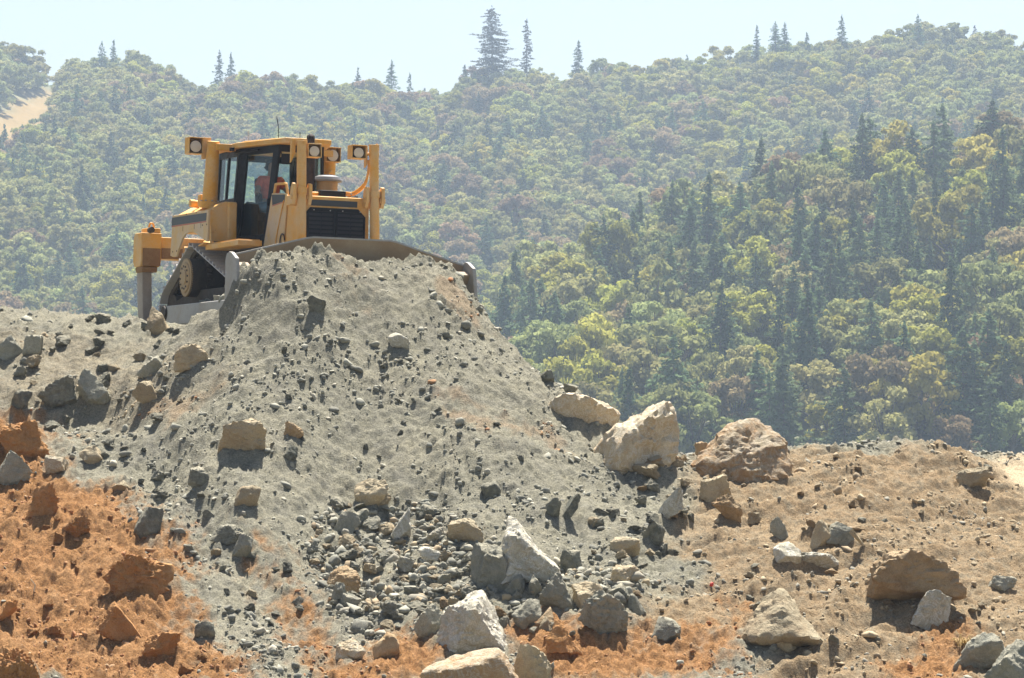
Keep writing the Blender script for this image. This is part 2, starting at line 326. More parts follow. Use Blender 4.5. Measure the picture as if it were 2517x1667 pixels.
# ------------------------------------------------------------------ the boulders of the photograph: outline box in survey units, stone, label, shape
def V(a): return [q * VS for q in a]
BOULDERS = [
 ((1352,926,1568,1135),'cream','largest pale tan boulder, dark cleft front, at the right foot of the grey heap',dict(peak=.22,taper=.40,planes=20,at_y=55.3,rough=.09,sharp=7,depth=1.1)),
 ((1262,908,1432,1030),'cream','smooth pale cream slab half buried above left of the largest tan boulder',dict(flat=.2,at_y=56.5,rough=.06,depth=1.2)),
 ((1600,966,1830,1150),'peaked','orange brown peaked boulder standing on the tan bank skyline',dict(taper=.45,peak=.28,planes=20,rough=.085,at_y=55.9,sharp=5)),
 ((1618,1094,1692,1172),'tan','upright tan brown block leaning below the peaked orange brown boulder',dict(planes=8)),
 ((1643,1140,1716,1212),'brown','wedge shaped tan rock with orange face under the leaning block',dict(planes=8)),
 ((1543,1050,1598,1126),'brown','shaded brown rock tucked right behind the largest pale tan boulder',dict(at_y=56.0)),
 ((1606,1021,1650,1060),'brown','round brown stone on the skyline between the two big boulders',dict()),
 ((1560,1020,1606,1052),'brown','small lumpy brown stone on the skyline close right of the largest tan boulder',dict()),
 ((1505,1126,1580,1212),'pale','white topped grey boulder at the right foot of the grey slope',dict(planes=8,sharp=22)),
 ((1155,1162,1308,1245),'dark','long dark grey slab behind the pale pyramid boulder',dict(flat=.15,at_y=53.9)),
 ((1155,1194,1306,1346),'pale','pale grey pyramid shaped boulder in the middle of the rock field',dict(taper=.42,peak=-.25,planes=12)),
 ((1088,1255,1175,1366),'grey','dusty grey boulder leaning on the left side of the pyramid boulder',dict(planes=9)),
 ((1168,1326,1222,1380),'grey','squarish grey block under the pyramid boulder, left one of two',dict(planes=6,sharp=22)),
 ((1217,1328,1254,1382),'grey','squarish grey block under the pyramid boulder, right one of two',dict(planes=7,sharp=20)),
 ((1243,1322,1328,1412),'grey','rounded grey boulder below right of the pyramid boulder',dict(sharp=9)),
 ((998,1366,1186,1530),'pale','tall pale grey standing boulder with a light cracked right flank',dict(taper=.42,peak=-.3,planes=12)),
 ((975,1498,1212,1640),'peaked','rounded orange earth coated boulder at the bottom edge of the picture',dict(sharp=8,rough=.05,level=5)),
 ((958,1395,1034,1472),'grey','grey boulder against the left side of the tall standing boulder',dict(sharp=10)),
 ((1338,1362,1452,1462),'grey','rough pitted grey boulder right of the tall standing boulder',dict(rough=.11,sharp=10)),
 ((1322,1343,1402,1402),'tan','flat topped tan grey block behind the rough pitted boulder',dict(planes=7)),
 ((1184,1384,1252,1446),'grey','speckled grey rock between the tall standing boulder and the brown cube',dict()),
 ((1224,1404,1288,1462),'brown','brown cube shaped rock left of the orange clod',dict(planes=6,sharp=18)),
 ((1262,1432,1348,1508),'orange','conical orange clod in front of the rough pitted boulder',dict(taper=.45,sharp=8,rough=.09)),
 ((1034,1198,1118,1258),'tan','yellowish tan boulder left of the pyramid boulder casting a shadow on grey sand',dict(taper=.3,planes=9)),
 ((500,966,617,1046),'tan','big flat sided boulder alone on the grey slope left of centre',dict(planes=7,flat=.1,sharp=18)),
 ((338,708,402,786),'tan','upright tan topped rock standing by the bulldozer ripper tooth',dict(taper=.45,planes=8,at_y=59.6)),
 ((52,742,152,802),'grey','sloping slab on the left crest of the ground',dict(flat=.2,peak=-.2)),
 ((-6,775,54,834),'grey','stone under the sloping slab, at the left edge',dict(sharp=10)),
 ((54,774,98,822),'grey','smaller stone just below the sloping slab on the left crest',dict(sharp=12)),
 ((90,872,182,938),'dark','dark faced boulder on the left slope beside a leaning splinter rock',dict(planes=9)),
 ((180,853,258,934),'grey','jagged leaning splinter rock right of the dark faced boulder on the left',dict(peak=-.8,taper=.5)),
 ((24,900,74,946),'dark','dark rock below left of the dark faced boulder',dict()),
 ((318,822,382,873),'grey','half buried rounded rock on the left slope under the ripper',dict(sharp=9)),
 ((403,795,482,852),'tan','flat tan rock lying at the left foot of the grey heap',dict(flat=.2)),
 ((308,880,374,930),'tan','low tan rock in the middle of the left slope',dict(flat=.1)),
 ((-10,1040,78,1110),'grey','pale grey rock wedged in orange earth at the left edge',dict(planes=7)),
 ((-10,970,114,1060),'orange','crumbly orange earth block at the left edge',dict(rough=.1,sharp=12)),
 ((184,1030,242,1070),'tan','tan slab on top of a heap of grey stones at the left',dict(flat=.2)),
 ((103,1052,157,1092),'cream','cream coloured stone beside orange earth on the left',dict(planes=8)),
 ((312,1172,378,1236),'dark','dark rock on the edge between orange earth and grey slope',dict()),
 ((436,1078,484,1124),'dark','cube like dark grey rock on the lower left grey slope',dict(planes=5,sharp=24)),
 ((542,1122,602,1178),'tan','striped tan rock tilted in the lower left grey slope',dict(peak=.4)),
 ((486,1212,568,1254),'dark','flat dark slab shading a hollow in the lower left slope',dict(flat=.25)),
 ((538,1232,584,1292),'grey','grey wedge rock just right of the flat dark slab',dict(taper=.4)),
 ((752,1308,834,1374),'brown','dark brown rough boulder at the left edge of the rubble field',dict(rough=.09)),
 ((768,1180,834,1236),'grey','squared grey boulder on top of the rubble field, dark round one beside it',dict(planes=7)),
 ((812,1176,852,1222),'dark','dark round boulder touching the squared grey boulder',dict(sharp=10)),
 ((2006,1268,2230,1396),'brown','largest brown boulder, wide and rounded, on the right hand ground',dict(sharp=9,rough=.07,level=5,flat=.05)),
 ((1718,1362,1906,1500),'tan','big grey tan boulder with split front on the lower right',dict(sharp=10,taper=.25,level=5)),
 ((2102,1362,2200,1448),'pale','light grey angular rock below the largest brown boulder',dict(planes=8,peak=.3)),
 ((2203,1462,2326,1556),'grey','smooth grey brown boulder near the bottom right corner',dict(sharp=9,peak=.2)),
 ((2282,1478,2420,1620),'grey','grey boulder cut by the bottom right corner',dict()),
 ((1962,1222,2024,1280),'tan','tan block on the right bank above the largest brown boulder',dict(planes=7)),
 ((1906,1206,1980,1262),'grey','blue grey rock on the right bank leaning on a thin tan stone',dict(planes=8)),
 ((1780,1194,1824,1248),'grey','upright grey stone with a shadow to its left on the right bank',dict(taper=.3)),
 ((1872,1202,1920,1268),'tan','thin tan stone leaning against the blue grey rock',dict(peak=.6,taper=.4)),
 ((1788,1252,1852,1304),'pale','pale grey stone at the foot of the right bank',dict()),
 ((1836,1276,1968,1318),'pale','long low pale rock half buried left of the largest brown boulder',dict(flat=.3)),
 ((2210,1078,2290,1128),'tan','sandy boulder near the top of the right bank',dict(sharp=9)),
 ((2282,1330,2352,1366),'grey','flat greenish stone on the right, past the largest brown boulder',dict(flat=.3)),
 ((1412,1306,1484,1352),'tan','tan grey boulder resting on a dark one in the rock field',dict()),
 ((1408,1348,1456,1388),'dark','dark boulder under a tan grey one in the rock field',dict(sharp=9)),
 ((1448,1372,1494,1418),'grey','grey stone at the right end of the rock field',dict(planes=7)),
 ((1506,1426,1574,1484),'grey','lone grey rock on tan ground above the orange patch',dict()),
 ((1486,1206,1540,1262),'dark','nearly black boulder at the foot of the grey slope, right of centre',dict(rough=.09)),
 ((820,1106,898,1172),'tan','tan boulder stuck in the middle of the grey slope',dict(flat=.1)),
 ((648,1028,688,1068),'dark','dark stone right below the big flat sided boulder',dict()),
 ((656,974,702,1014),'brown','brown forked stone right of the big flat sided boulder',dict(rough=.12)),
 ((710,684,754,718),'dark','dark round stone on the heap near the blade',dict(sharp=9)),
 ((898,769,948,804),'pale','pale flat disc of stone on the upper grey heap',dict(sharp=9)),
 ((1246,854,1282,884),'dark','dark pointed stone on the right outline of the grey heap',dict(taper=.5)),
 ((1302,886,1338,914),'dark','dark stone pair on the outline of the heap above the cream slab',dict()),
 ((1112,1112,1158,1148),'dark','dark flat stone on the grey slope above the rock field',dict()),
 ((1262,1150,1298,1198),'dark','dark egg shaped stone behind the long dark slab, left of a twin',dict(sharp=9)),
 ((1288,1140,1342,1200),'dark','dark tilted stone behind the long dark slab, right of a twin',dict(peak=.4)),
 ((-20,1486,110,1620),'orange','rounded orange boulder in the bottom left corner',dict(sharp=8)),
 ((450,1436,498,1478),'dark','dark grey stone on the edge of the orange earth, bottom left',dict()),
 ((772,1474,846,1530),'cream','pale cream wedge stone in the lower rubble',dict(taper=.35)),
 ((862,1462,924,1520),'brown','brown angular stone in the lower rubble, small grey stone in front',dict(taper=.3)),
 ((1168,1486,1276,1600),'tan','cream topped rock behind the right shoulder of the orange bottom boulder',dict()),
 ((1782,1464,1834,1502),'tan','small tan rock in front of the big grey tan boulder',dict(taper=.3)),
 ((1892,1478,1930,1518),'orange','small orange brown pointed stone, lower right',dict(taper=.5)),
 ((968,1264,1024,1304),'pale','pale half buried stone in the rubble left of the pyramid boulder',dict(sharp=9)),
 ((1296,1268,1345,1330),'dark','dark rounded boulder against the right flank of the pyramid boulder',dict(sharp=9)),
 ((905,1175,950,1250),'pale','long narrow pale rock tilted in the upper rubble',dict(peak=.7,taper=.4)),
 ((760,1345,800,1400),'grey','grey stone under the dark brown rough boulder',dict()),
 ((785,1370,835,1412),'grey','grey slab in the left part of the rubble field',dict(flat=.2)),
 ((1410,1240,1480,1290),'tan','low dusty tan hump right of the pyramid boulder',dict(sharp=8,flat=.2)),
 ((2410,1110,2440,1140),'brown','brown stone by the pale track at the right edge',dict()),
 ((60,1115,140,1200),'orange','shaded orange clod high on the orange earth',dict(rough=.13,sharp=10)),
 ((135,1190,210,1250),'orange','knobbly orange clod below the shaded one',dict(rough=.13,sharp=9)),
 ((240,1280,400,1370),'orange','large overhanging orange clod with a dark hollow under it',dict(rough=.13,sharp=9)),
 ((230,1390,330,1470),'orange','smooth dusty orange hump in the lower left',dict(sharp=8,rough=.07)),
 ((-10,1385,42,1440),'orange','round orange clod at the lower left edge',dict(sharp=8,rough=.1)),
 ((328,1460,420,1520),'orange','orange clod low in the left corner beside smaller lumps',dict(rough=.11)),
]

BANK = []                                            # dirt banked round each of them
for bb, mt, lb, kw in BOULDERS:
    bx = V(bb); h_ = hit((bx[0] + bx[2]) / 2, min(bx[3] - .12 * (bx[3] - bx[1]), 1720))
    if h_ is None or 'at_y' in kw: continue
    BANK.append((h_[0], h_[1] + .1, (bx[2] - bx[0]) / FPX * h_[1] * .62 + .06, (bx[3] - bx[1]) / FPX * h_[1] * (.26 if mt != 'orange' or bb[2] - bb[0] < 60 else .50)))
# ------------------------------------------------------------------ ground sheet
def axis(parts):
    out = []
    for a, b, n in parts: out.append(np.linspace(a, b, n, endpoint=False))
    return np.concatenate(out + [[parts[-1][1]]])
GX = axis([(-400, -60, 12), (-60, -16, 22), (-16, -10.6, 50), (-10.6, 10.6, 690), (10.6, 16, 50), (16, 60, 22), (60, 400, 12)])
GY = axis([(-60, 0, 12), (0, 38, 22), (38, 44.5, 40), (44.5, 60.5, 440), (60.5, 66, 80), (66, 90, 50), (90, 320, 24)])
X2, Y2 = np.meshgrid(GX, GY)
GZ = ground_z(X2.ravel(), Y2.ravel())
_o, _t, _p = zones(X2.ravel(), Y2.ravel())
nx, ny = len(GX), len(GY)
idx = np.arange(nx * ny).reshape(ny, nx)
quads = np.stack([idx[:-1, :-1], idx[:-1, 1:], idx[1:, 1:], idx[1:, :-1]], -1).reshape(-1, 4)
gme = mesh_np('ground', np.c_[X2.ravel(), Y2.ravel(), GZ], quads, True)
ca = gme.color_attributes.new('soil', 'FLOAT_COLOR', 'POINT')
ca.data.foreach_set('color', np.c_[_o, _t, _p, np.ones_like(_o)].astype(np.float32).ravel())
GZ2 = GZ.reshape(ny, nx)
def gz(x, y):                                        # height of the finished sheet
    i = np.clip(np.searchsorted(GX, x) - 1, 0, nx - 2); j = np.clip(np.searchsorted(GY, y) - 1, 0, ny - 2)
    u = (x - GX[i]) / (GX[i + 1] - GX[i]); v = (y - GY[j]) / (GY[j + 1] - GY[j])
    return (GZ2[j, i] * (1 - u) + GZ2[j, i + 1] * u) * (1 - v) + (GZ2[j + 1, i] * (1 - u) + GZ2[j + 1, i + 1] * u) * v
def hitf(px, py, d0=43.0, d1=70.0):
    d = ray(px, py); d = d / d[1]; ts = np.linspace(d0, d1, 900)
    k = np.argmax(gz(d[0] * ts, ts) > d[2] * ts)
    return d * ts[k] if k > 0 else None

def soil_material():
    k = NT('soil'); co = k.obj()
    at_ = k.n('ShaderNodeVertexColor', layer_name='soil')
    sep = k.n('ShaderNodeSeparateColor'); k.l(at_.outputs[0], sep.inputs[0])
    big = k.noise(co, .8, 8, .68); mid = k.noise(co, 5, 5, .65); fine = k.noise(co, 32, 4, .7); spk = k.noise(co, 90, 2, .6)
    grey = k.ramp(big, [(.3, (.215, .204, .152)), (.5, (.275, .258, .19)), (.72, (.335, .305, .218))])
    grey = k.mix(k.mapr(k.noise(co, 1.7, 7, .7), .5, .66, 0, .8), grey, (.19, .18, .145)); grey = k.mix(k.mapr(mid, .35, .7), grey, k.mix(.5, grey, (.26, .25, .21)))
    tan = k.ramp(big, [(.3, (.262, .185, .107)), (.5, (.325, .232, .134)), (.7, (.375, .28, .172))])
    tan = k.mix(k.mapr(mid, .42, .68), tan, (.285, .232, .155))
    ora = k.ramp(big, [(.3, (.28, .138, .052)), (.5, (.34, .178, .072)), (.72, (.39, .23, .112))])
    ora = k.mix(k.mapr(mid, .45, .75), ora, (.42, .225, .10))
    c = k.mix(sep.outputs[1], grey, tan); c = k.mix(sep.outputs[0], c, ora); c = k.mix(sep.outputs[2], c, (.52, .41, .27))
    v = k.n('ShaderNodeHueSaturation'); k.l(c, v.inputs['Color'])
    k.l(k.mapr(fine, .32, .68, .60, 1.32), v.inputs['Value'])
    c = v.outputs[0]
    vor = k.n('ShaderNodeTexVoronoi'); k.l(co, vor.inputs['Vector']); vor.inputs['Scale'].default_value = 21
    sp = k.mapr(k.math('MULTIPLY', k.mapr(vor.outputs['Distance'], .16, .10), k.mapr(mid, .40, .52)), 0, 1, 0, .72)
    c = k.mix(sp, c, k.mix(sep.outputs[0], k.mix(sep.outputs[1], (.105, .105, .088), (.17, .125, .075)), (.20, .085, .03)))
    vo2 = k.n('ShaderNodeTexVoronoi'); k.l(co, vo2.inputs['Vector']); vo2.inputs['Scale'].default_value = 36
    s2 = k.math('MULTIPLY', k.mapr(vo2.outputs['Distance'], .20, .12), k.mapr(k.noise(co, 3.3, 5, .7), .45, .55))
    c = k.mix(k.mapr(s2, 0, 1, 0, .65), c, k.mix(.6, c, (.52, .48, .38)))
    vo3 = k.n('ShaderNodeTexVoronoi'); k.l(co, vo3.inputs['Vector']); vo3.inputs['Scale'].default_value = 27.3
    s3 = k.math('MULTIPLY', k.mapr(vo3.outputs['Distance'], .17, .11), k.mapr(k.noise(co, 2.1, 5, .7), .42, .54))
    c = k.mix(k.mapr(s3, 0, 1, 0, .6), c, k.mix(.75, c, (.08, .075, .06)))
    k.color(c); k.rough(.95); k.b.inputs['Specular IOR Level'].default_value = .1
    b = k.bump(fine, 1.0, .045); b = k.bump(spk, .8, .018, b); b = k.bump(k.mapr(vor.outputs['Distance'], .0, .22, 1, 0), .5, .02, b)
    k.normal(b)
    return k.m
SOIL = soil_material()
tag(link('ground', gme, mats=[SOIL]), kind='structure')

# ------------------------------------------------------------------ hills
def hx(vx, d): return (vx * VS - CXP) / FPX * d
RX = [hx(a, 1220) for a in (-400, 0, 60, 130, 240, 320, 400, 480, 560, 650, 760, 870, 960, 1010, 1060, 1100, 1200, 1300, 1400, 1560, 1700, 1800, 2000, 2200, 2368, 2800)]
RV = [a_ + 19 for a_ in [100, 112, 140, 190, 182, 165, 195, 235, 215, 222, 248, 245, 262, 268, 245, 212, 208, 200, 172, 148, 128, 113, 122, 112, 125, 110]]
RZ = [(HYP - v * VS) / FPX * 1220 for v in RV]
SX = [hx(a, 690) for a in (900, 1080, 1130, 1180, 1250, 1400, 1500, 1650, 1750, 1850, 2100, 2250, 2368, 2800)]
SV = [1150, 1010, 900, 790, 690, 645, 600, 555, 500, 462, 430, 395, 345, 300]
SZ = [(HYP - v * VS) / FPX * 690 for v in SV]
def hill_z(x, y):
    rz = np.interp(x, RX, RZ); yr = 1220 + 25 * np.sin(x * .02)
    b0 = 640 + 40 * np.sin(x * .013 + 1)
    t = (y - b0) / (yr - b0)
    zf = -14 + (rz + 14) * np.clip(t, 0, 1) ** 1.02
    zf = np.where(t > 1, rz - (y - yr) * .28, zf)
    sz = np.interp(x, SX, SZ); ys = 690.0
    u = (y - 470) / (ys - 470)
    zs = -10 + (sz + 10) * np.clip(u, 0, 1); zs = np.where(u > 1, sz - (y - ys) * .45, zs)
    z = np.maximum(np.maximum(zf, zs), -16)
    z = np.where(y < 470, -16 - (470 - y) * .05 , z)
    e = smooth(480, 600, y)
    return z + e * (3.5 * fbm2(x * .016, y * .016, 3, 3.0))
HX = np.linspace(-420, 420, 260); HY = axis([(290, 1300, 220), (1300, 1800, 20), (1800, 6000, 10)])
HX = np.r_[-5000, -1500, -800, HX, 800, 1500, 5000]
hx2, hy2 = np.meshgrid(HX, HY)
hz = hill_z(np.clip(hx2.ravel(), -420, 420), hy2.ravel())
i2 = np.arange(hx2.size).reshape(hx2.shape)
hq = np.stack([i2[:-1, :-1], i2[:-1, 1:], i2[1:, 1:], i2[1:, :-1]], -1).reshape(-1, 4)
hme = mesh_np('hills', np.c_[hx2.ravel(), hy2.ravel(), np.maximum(hz, -30)], hq, True)
def hill_hit(px, py):
    d = ray(px, py); d = d / d[1]; ts = np.linspace(740, 1300, 800); q = np.argmax(hill_z(d[0] * ts, ts) > d[2] * ts); return (d * ts[q])[:2]
MEADOW = np.array([hill_hit(a * VS, b * VS) for a, b in [(-80, 305), (0, 262), (60, 236), (95, 218), (125, 214), (160, 228), (125, 262), (108, 300), (70, 322), (0, 345), (-80, 400)]])
ma = smooth(-6, 4, poly_sd(hx2.ravel(), hy2.ravel(), MEADOW) + 3 * pn2(hx2.ravel() * .1, hy2.ravel() * .1))
hc = hme.color_attributes.new('meadow', 'FLOAT_COLOR', 'POINT'); hc.data.foreach_set('color', np.c_[ma, ma, ma, np.ones_like(ma)].astype(np.float32).ravel())
k = NT('dry_grass_ground'); co = k.obj()
k.color(k.mix(k.n('ShaderNodeVertexColor', layer_name='meadow').outputs[0], k.mix(k.mapr(k.noise(co, .5, 4), .4, .65), (.09, .10, .05), (.15, .15, .075)), k.mix(k.mapr(k.noise(co, .35, 4), .4, .65), (.20, .128, .034), (.17, .115, .035)))); k.rough(.95)
tag(link('hills', hme, mats=[k.m]), kind='structure')

# ------------------------------------------------------------------ trees
def leaf_material(name, base, var=.05, trans=.25):
    k = NT(name); oi = k.n('ShaderNodeObjectInfo'); co = k.obj()
    h = k.n('ShaderNodeHueSaturation'); h.inputs['Color'].default_value = (*base, 1)
    k.l(k.mapr(oi.outputs['Random'], 0, 1, .5 - var, .5 + var), h.inputs['Hue'])
    r2 = k.n('ShaderNodeTexWhiteNoise', noise_dimensions='1D'); k.l(oi.outputs['Random'], r2.inputs['W'])
    k.l(k.mapr(r2.outputs['Value'], 0, 1, .7, 1.35), h.inputs['Value'])
    c = k.mix(k.mapr(k.noise(co, .9, 2), .4, .65, 0, .5), h.outputs[0], k.mix(.5, h.outputs[0], (base[0] * 1.5, base[1] * 1.45, base[2] * 1.2)))
    df = k.n('ShaderNodeBsdfDiffuse'); tr = k.n('ShaderNodeBsdfTranslucent'); mx = k.n('ShaderNodeMixShader')
    k.l(c, df.inputs[0]); k.l(c, tr.inputs[0]); mx.inputs[0].default_value = trans
    k.l(df.outputs[0], mx.inputs[1]); k.l(tr.outputs[0], mx.inputs[2]); k.l(mx.outputs[0], k.out.inputs['Surface'])
    return k.m
LEAF = {'grey-green': leaf_material('oak_leaves', (.275, .28, .11), .035, .42),
        'yellow-green': leaf_material('madrone_leaves', (.31, .30, .07), .025, .4),
        'russet': leaf_material('dry_leaves', (.29, .22, .125), .02, .35),
        'dark': leaf_material('fir_needles', (.12, .168, .082), .025, .28),
        'sparse': leaf_material('sparse_needles', (.10, .10, .07), .02, .15)}
k = NT('bark'); k.color(k.ramp(k.noise(k.obj(), 3, 4), [(.3, (.09, .075, .06)), (.7, (.17, .15, .12))])); k.rough(.9); BARK = k.m

def quads_at(c, n, size, r, asp=1.0):
    """square leaf clumps at c facing roughly n"""
    n = n + r.normal(size=n.shape) * .55; n /= np.linalg.norm(n, axis=1)[:, None]
    a = np.cross(n, r.normal(size=n.shape)); a /= np.linalg.norm(a, axis=1)[:, None]; b = np.cross(n, a)
    s = size[:, None] * .5
    v = np.stack([c - a * s - b * s * asp, c + a * s * 1.2 - b * s * .3, c + a * s * .8 + b * s * asp, c - a * s * .7 + b * s * .8], 1).reshape(-1, 3)
    return v
def tube_np(pts, rad, seg=6):
    pts = np.asarray(pts, float); v = []; f = []
    for i, p in enumerate(pts):
        d = pts[min(i + 1, len(pts) - 1)] - pts[max(i - 1, 0)]; d /= np.linalg.norm(d)
        a = np.cross(d, [.3, 1, .2]); a /= np.linalg.norm(a); b = np.cross(d, a)
        for s in range(seg):
            t = 2 * math.pi * s / seg; v.append(p + rad[i] * (a * math.cos(t) + b * math.sin(t)))
    for i in range(len(pts) - 1):
        for s in range(seg):
            q = (s + 1) % seg; f.append((i * seg + s, i * seg + q, (i + 1) * seg + q, (i + 1) * seg + s))
    return np.array(v), np.array(f)
def join_vf(parts):
    V, F, o = [], [], 0
    for v, f in parts: V.append(v); F.append(f + o); o += len(v)
    return np.concatenate(V), np.concatenate(F)
def broadleaf(seed):                                 # unit: about 8.5 m tall, crown about 8 m across
    r = np.random.default_rng(seed); H = 8.5
    nl = r.integers(24, 32); V = []; limbs = []
    top = r.normal(size=2) * .4
    for i in range(nl):
        t = r.uniform(0, 1); ang = i * 2.4 + r.uniform(-.5, .5)
        zz = 1.7 + 6.0 * t ** .9; R_ = (3.3 * math.sqrt(max(0, 1 - ((zz - 3.4) / 4.6) ** 2))) * r.uniform(.3, 1.12)
        c = np.array([R_ * math.cos(ang) + top[0] * t, R_ * math.sin(ang) + top[1] * t, zz])
        rad = r.uniform(.45, 1.5) * (1.0 - .2 * t)
        limbs.append(c)
        m = int(165 * rad ** 2) + 20
        d = r.normal(size=(m, 3)); d[:, 2] = np.abs(d[:, 2]) * r.choice([1, 1, 1, -.6], size=m); d /= np.linalg.norm(d, axis=1)[:, None]
        p = c + d * (rad * r.uniform(.35, 1.2, size=m))[:, None] * np.array([1, 1, .78])
        V.append(quads_at(p, d, r.uniform(.18, .48, size=m), r))
    V = np.concatenate(V); f = np.arange(len(V)).reshape(-1, 4)
    tr = [tube_np([(0, 0, -.6), (.1, 0, 1.2), (.05 + top[0] * .2, top[1] * .2, 2.6), (top[0], top[1], 5.6)], [.34, .26, .2, .06])]
    for c in limbs[::2]: tr.append(tube_np([(.05, 0, 1.6 + .25 * (c[2] - 2)), c * .55 + np.array([0, 0, 1.0]), c], [.14, .09, .03], 5))
    return (V, f), join_vf(tr)
def conifer(seed, H=14.0, RB=4.5, gap=0.10, power=.66):
    r = np.random.default_rng(seed); V = []; z = H * r.uniform(.05, .12)
    limbs = []
    while z < H * .985:
        t = z / H; rr = RB * (1 - t) ** power * r.uniform(.55, 1.2) + .12
        nb = int(6 + 4 * (1 - t))
        for b in range(nb):
            if r.random() < gap + .1: continue
            a = r.uniform(0, 6.283); L = rr * r.uniform(.5, 1.2) * (1 + .22 * math.sin(a + seed + z * .35)); droop = r.uniform(.12, .42)
            m = max(4, int(L * 7.5)); s = np.sqrt(r.uniform(0.03, 1, size=m)); off = r.normal(size=m) * .24 * (.3 + s * L * .45)
            p = np.c_[np.cos(a) * s * L - np.sin(a) * off, np.sin(a) * s * L + np.cos(a) * off, z - droop * s * L + .1 * L * s ** 3 + r.normal(size=m) * .1]
            n = np.c_[np.cos(a) * np.full(m, .45), np.sin(a) * np.full(m, .45), np.ones(m)]
            V.append(quads_at(p, n, r.uniform(.28, .62, size=m), r, .7))
            if r.random() < .25: limbs.append(((0, 0, z), (np.cos(a) * L * .9, np.sin(a) * L * .9, z - droop * L * .8)))
        z += r.uniform(.32, .6) * (1.15 - .4 * t)
    V.append(quads_at(np.c_[r.normal(size=(8, 2)) * .1, np.linspace(H * .95, H * 1.02, 8)], np.tile([[.3, 1, .2]], (8, 1)), np.full(8, .35), r))
    V = np.concatenate(V); f = np.arange(len(V)).reshape(-1, 4)
    tr = [tube_np([(0, 0, -.8), (.03, 0, H * .4), (0, .04, H * .98)], [H * .017, H * .011, .03])]
    for a, b in limbs: tr.append(tube_np([a, b], [.06, .02], 4))
    return (V, f), join_vf(tr)
def proto(maker, seeds, mat, nm):
    out = []
    for s in seeds:
        (cv, cf), (tv, tf) = maker(s)
        cm = mesh_np(nm + '_crown', cv, cf); cm.materials.append(LEAF[mat])
        tm = mesh_np(nm + '_trunk', tv, tf, True); tm.materials.append(BARK)
        out.append((cm, tm))
    return out
PROTO = {'grey-green': proto(broadleaf, [1, 2, 3, 4, 5], 'grey-green', 'broadleaf'),
         'yellow-green': proto(broadleaf, [6, 7, 8], 'yellow-green', 'broadleaf'),
         'russet': proto(broadleaf, [9, 10, 2], 'russet', 'broadleaf'),
         'dark': proto(conifer, [21, 22, 23, 24], 'dark', 'conifer') + proto(lambda s: conifer(s, 13.5, 3.2), [25, 26], 'dark', 'conifer')}
def plant(kind, mesh_pair, x, y, z, s, rz, label, group, sz=None):
    conif = kind == 'conifer'
    t = bpy.data.objects.new('conifer_tree' if conif else 'broadleaf_tree', None); col.objects.link(t)
    t.empty_display_size = .1
    t.location = (x, y, z); t.rotation_euler = (0, 0, rz); t.scale = (s, s * float(trng.uniform(.8, 1.2)), (sz or s) * float(trng.uniform(.85, 1.2)))
    if kind != 'conifer': t.rotation_euler = (float(trng.uniform(-.12, .12)), float(trng.uniform(-.12, .12)), rz)
    elif sz is None and label.startswith('dark green'): t.rotation_euler = (float(trng.uniform(-.05, .05)), float(trng.uniform(-.05, .05)), rz)
    tag(t, label, 'tree', group)
    for nm, me in zip(('crown', 'trunk'), mesh_pair):
        o = bpy.data.objects.new(nm, me); col.objects.link(o); o.parent = t
    return t
trng = np.random.default_rng(5)
spots = []
STEP = 7.0
for yy in np.arange(486, 1262, STEP):
    half = yy * (1258.5 / FPX) * 1.07 + 8
    for xx in np.arange(-half, half, STEP):
        x = xx + trng.uniform(-.48, .48) * STEP; y = yy + trng.uniform(-.48, .48) * STEP
        spots.append((x, y))
    for sd in (-1, 1):                               # the wood goes on beside what the photograph takes in
        for xx in np.arange(half, half + .16 * yy, STEP): spots.append((sd * (xx + trng.uniform(.1, .9) * STEP), yy + trng.uniform(-.48, .48) * STEP))
spots = np.array(spots); sz_ = hill_z(spots[:, 0], spots[:, 1])
rz_ = np.interp(spots[:, 0], RX, RZ)
TREES = []
for (x, y), z in zip(spots, sz_):
    px, py = pix((x, y, z))
    if y > 1225: continue
    if poly_sd(np.array([x]), np.array([y]), MEADOW)[0] > -1.5 or max(poly_sd(np.array([x, x]), np.array([y + 16, y + 34]), MEADOW)) > -1: continue
    if z < -13 and y > 500: pass
    if py > 1150 + 120: continue
    # leave out what the ground or the dozer's hill fully hides
    if -100 < px < 1150 and py > 900: continue
    den = .5 + .5 * float(pn2(np.array([x * .012]), np.array([y * .012]), 5.0)[0])
    near = y < 720 and px > 1100
    pc = (.36 if near else .14) * (.3 + 1.5 * den)
    if px > 1750 and py > 500: pc += .16
    if trng.random() < pc:
        s = trng.uniform(.6, 1.4) * (1.0 if near else .9 if y < 1100 else .62)
        TREES.append((y, x, z, 'dark', s))
    else:
        q = trng.random()
        p1 = float(pn2(np.array([x * .022]), np.array([y * .022]), 15.0)[0]); p2 = float(pn2(np.array([x * .018]), np.array([y * .018]), 25.0)[0])
        yl = max(.03, (.30 if near else .14) + .55 * p1); ru = max(.02, .09 + .4 * p2)
        kd = 'yellow-green' if q < yl else ('russet' if q < yl + ru else 'grey-green')
        TREES.append((y, x, z, kd, trng.uniform(.85, 1.65) * (1.15 if near else 1.0)))
TREES.sort()
lab = {'dark': 'dark green conifer tree rising among lighter broadleaf crowns on the {}',
       'grey-green': 'round crowned grey green broadleaf tree in the woods on the {}',
       'yellow-green': 'yellow green broadleaf tree bright against darker neighbours on the {}',
       'russet': 'dry russet brown broadleaf tree in the woods on the {}'}
cnt = {'conifer': 0, 'broadleaf': 0}; REST = {'conifer': [], 'broadleaf': []}
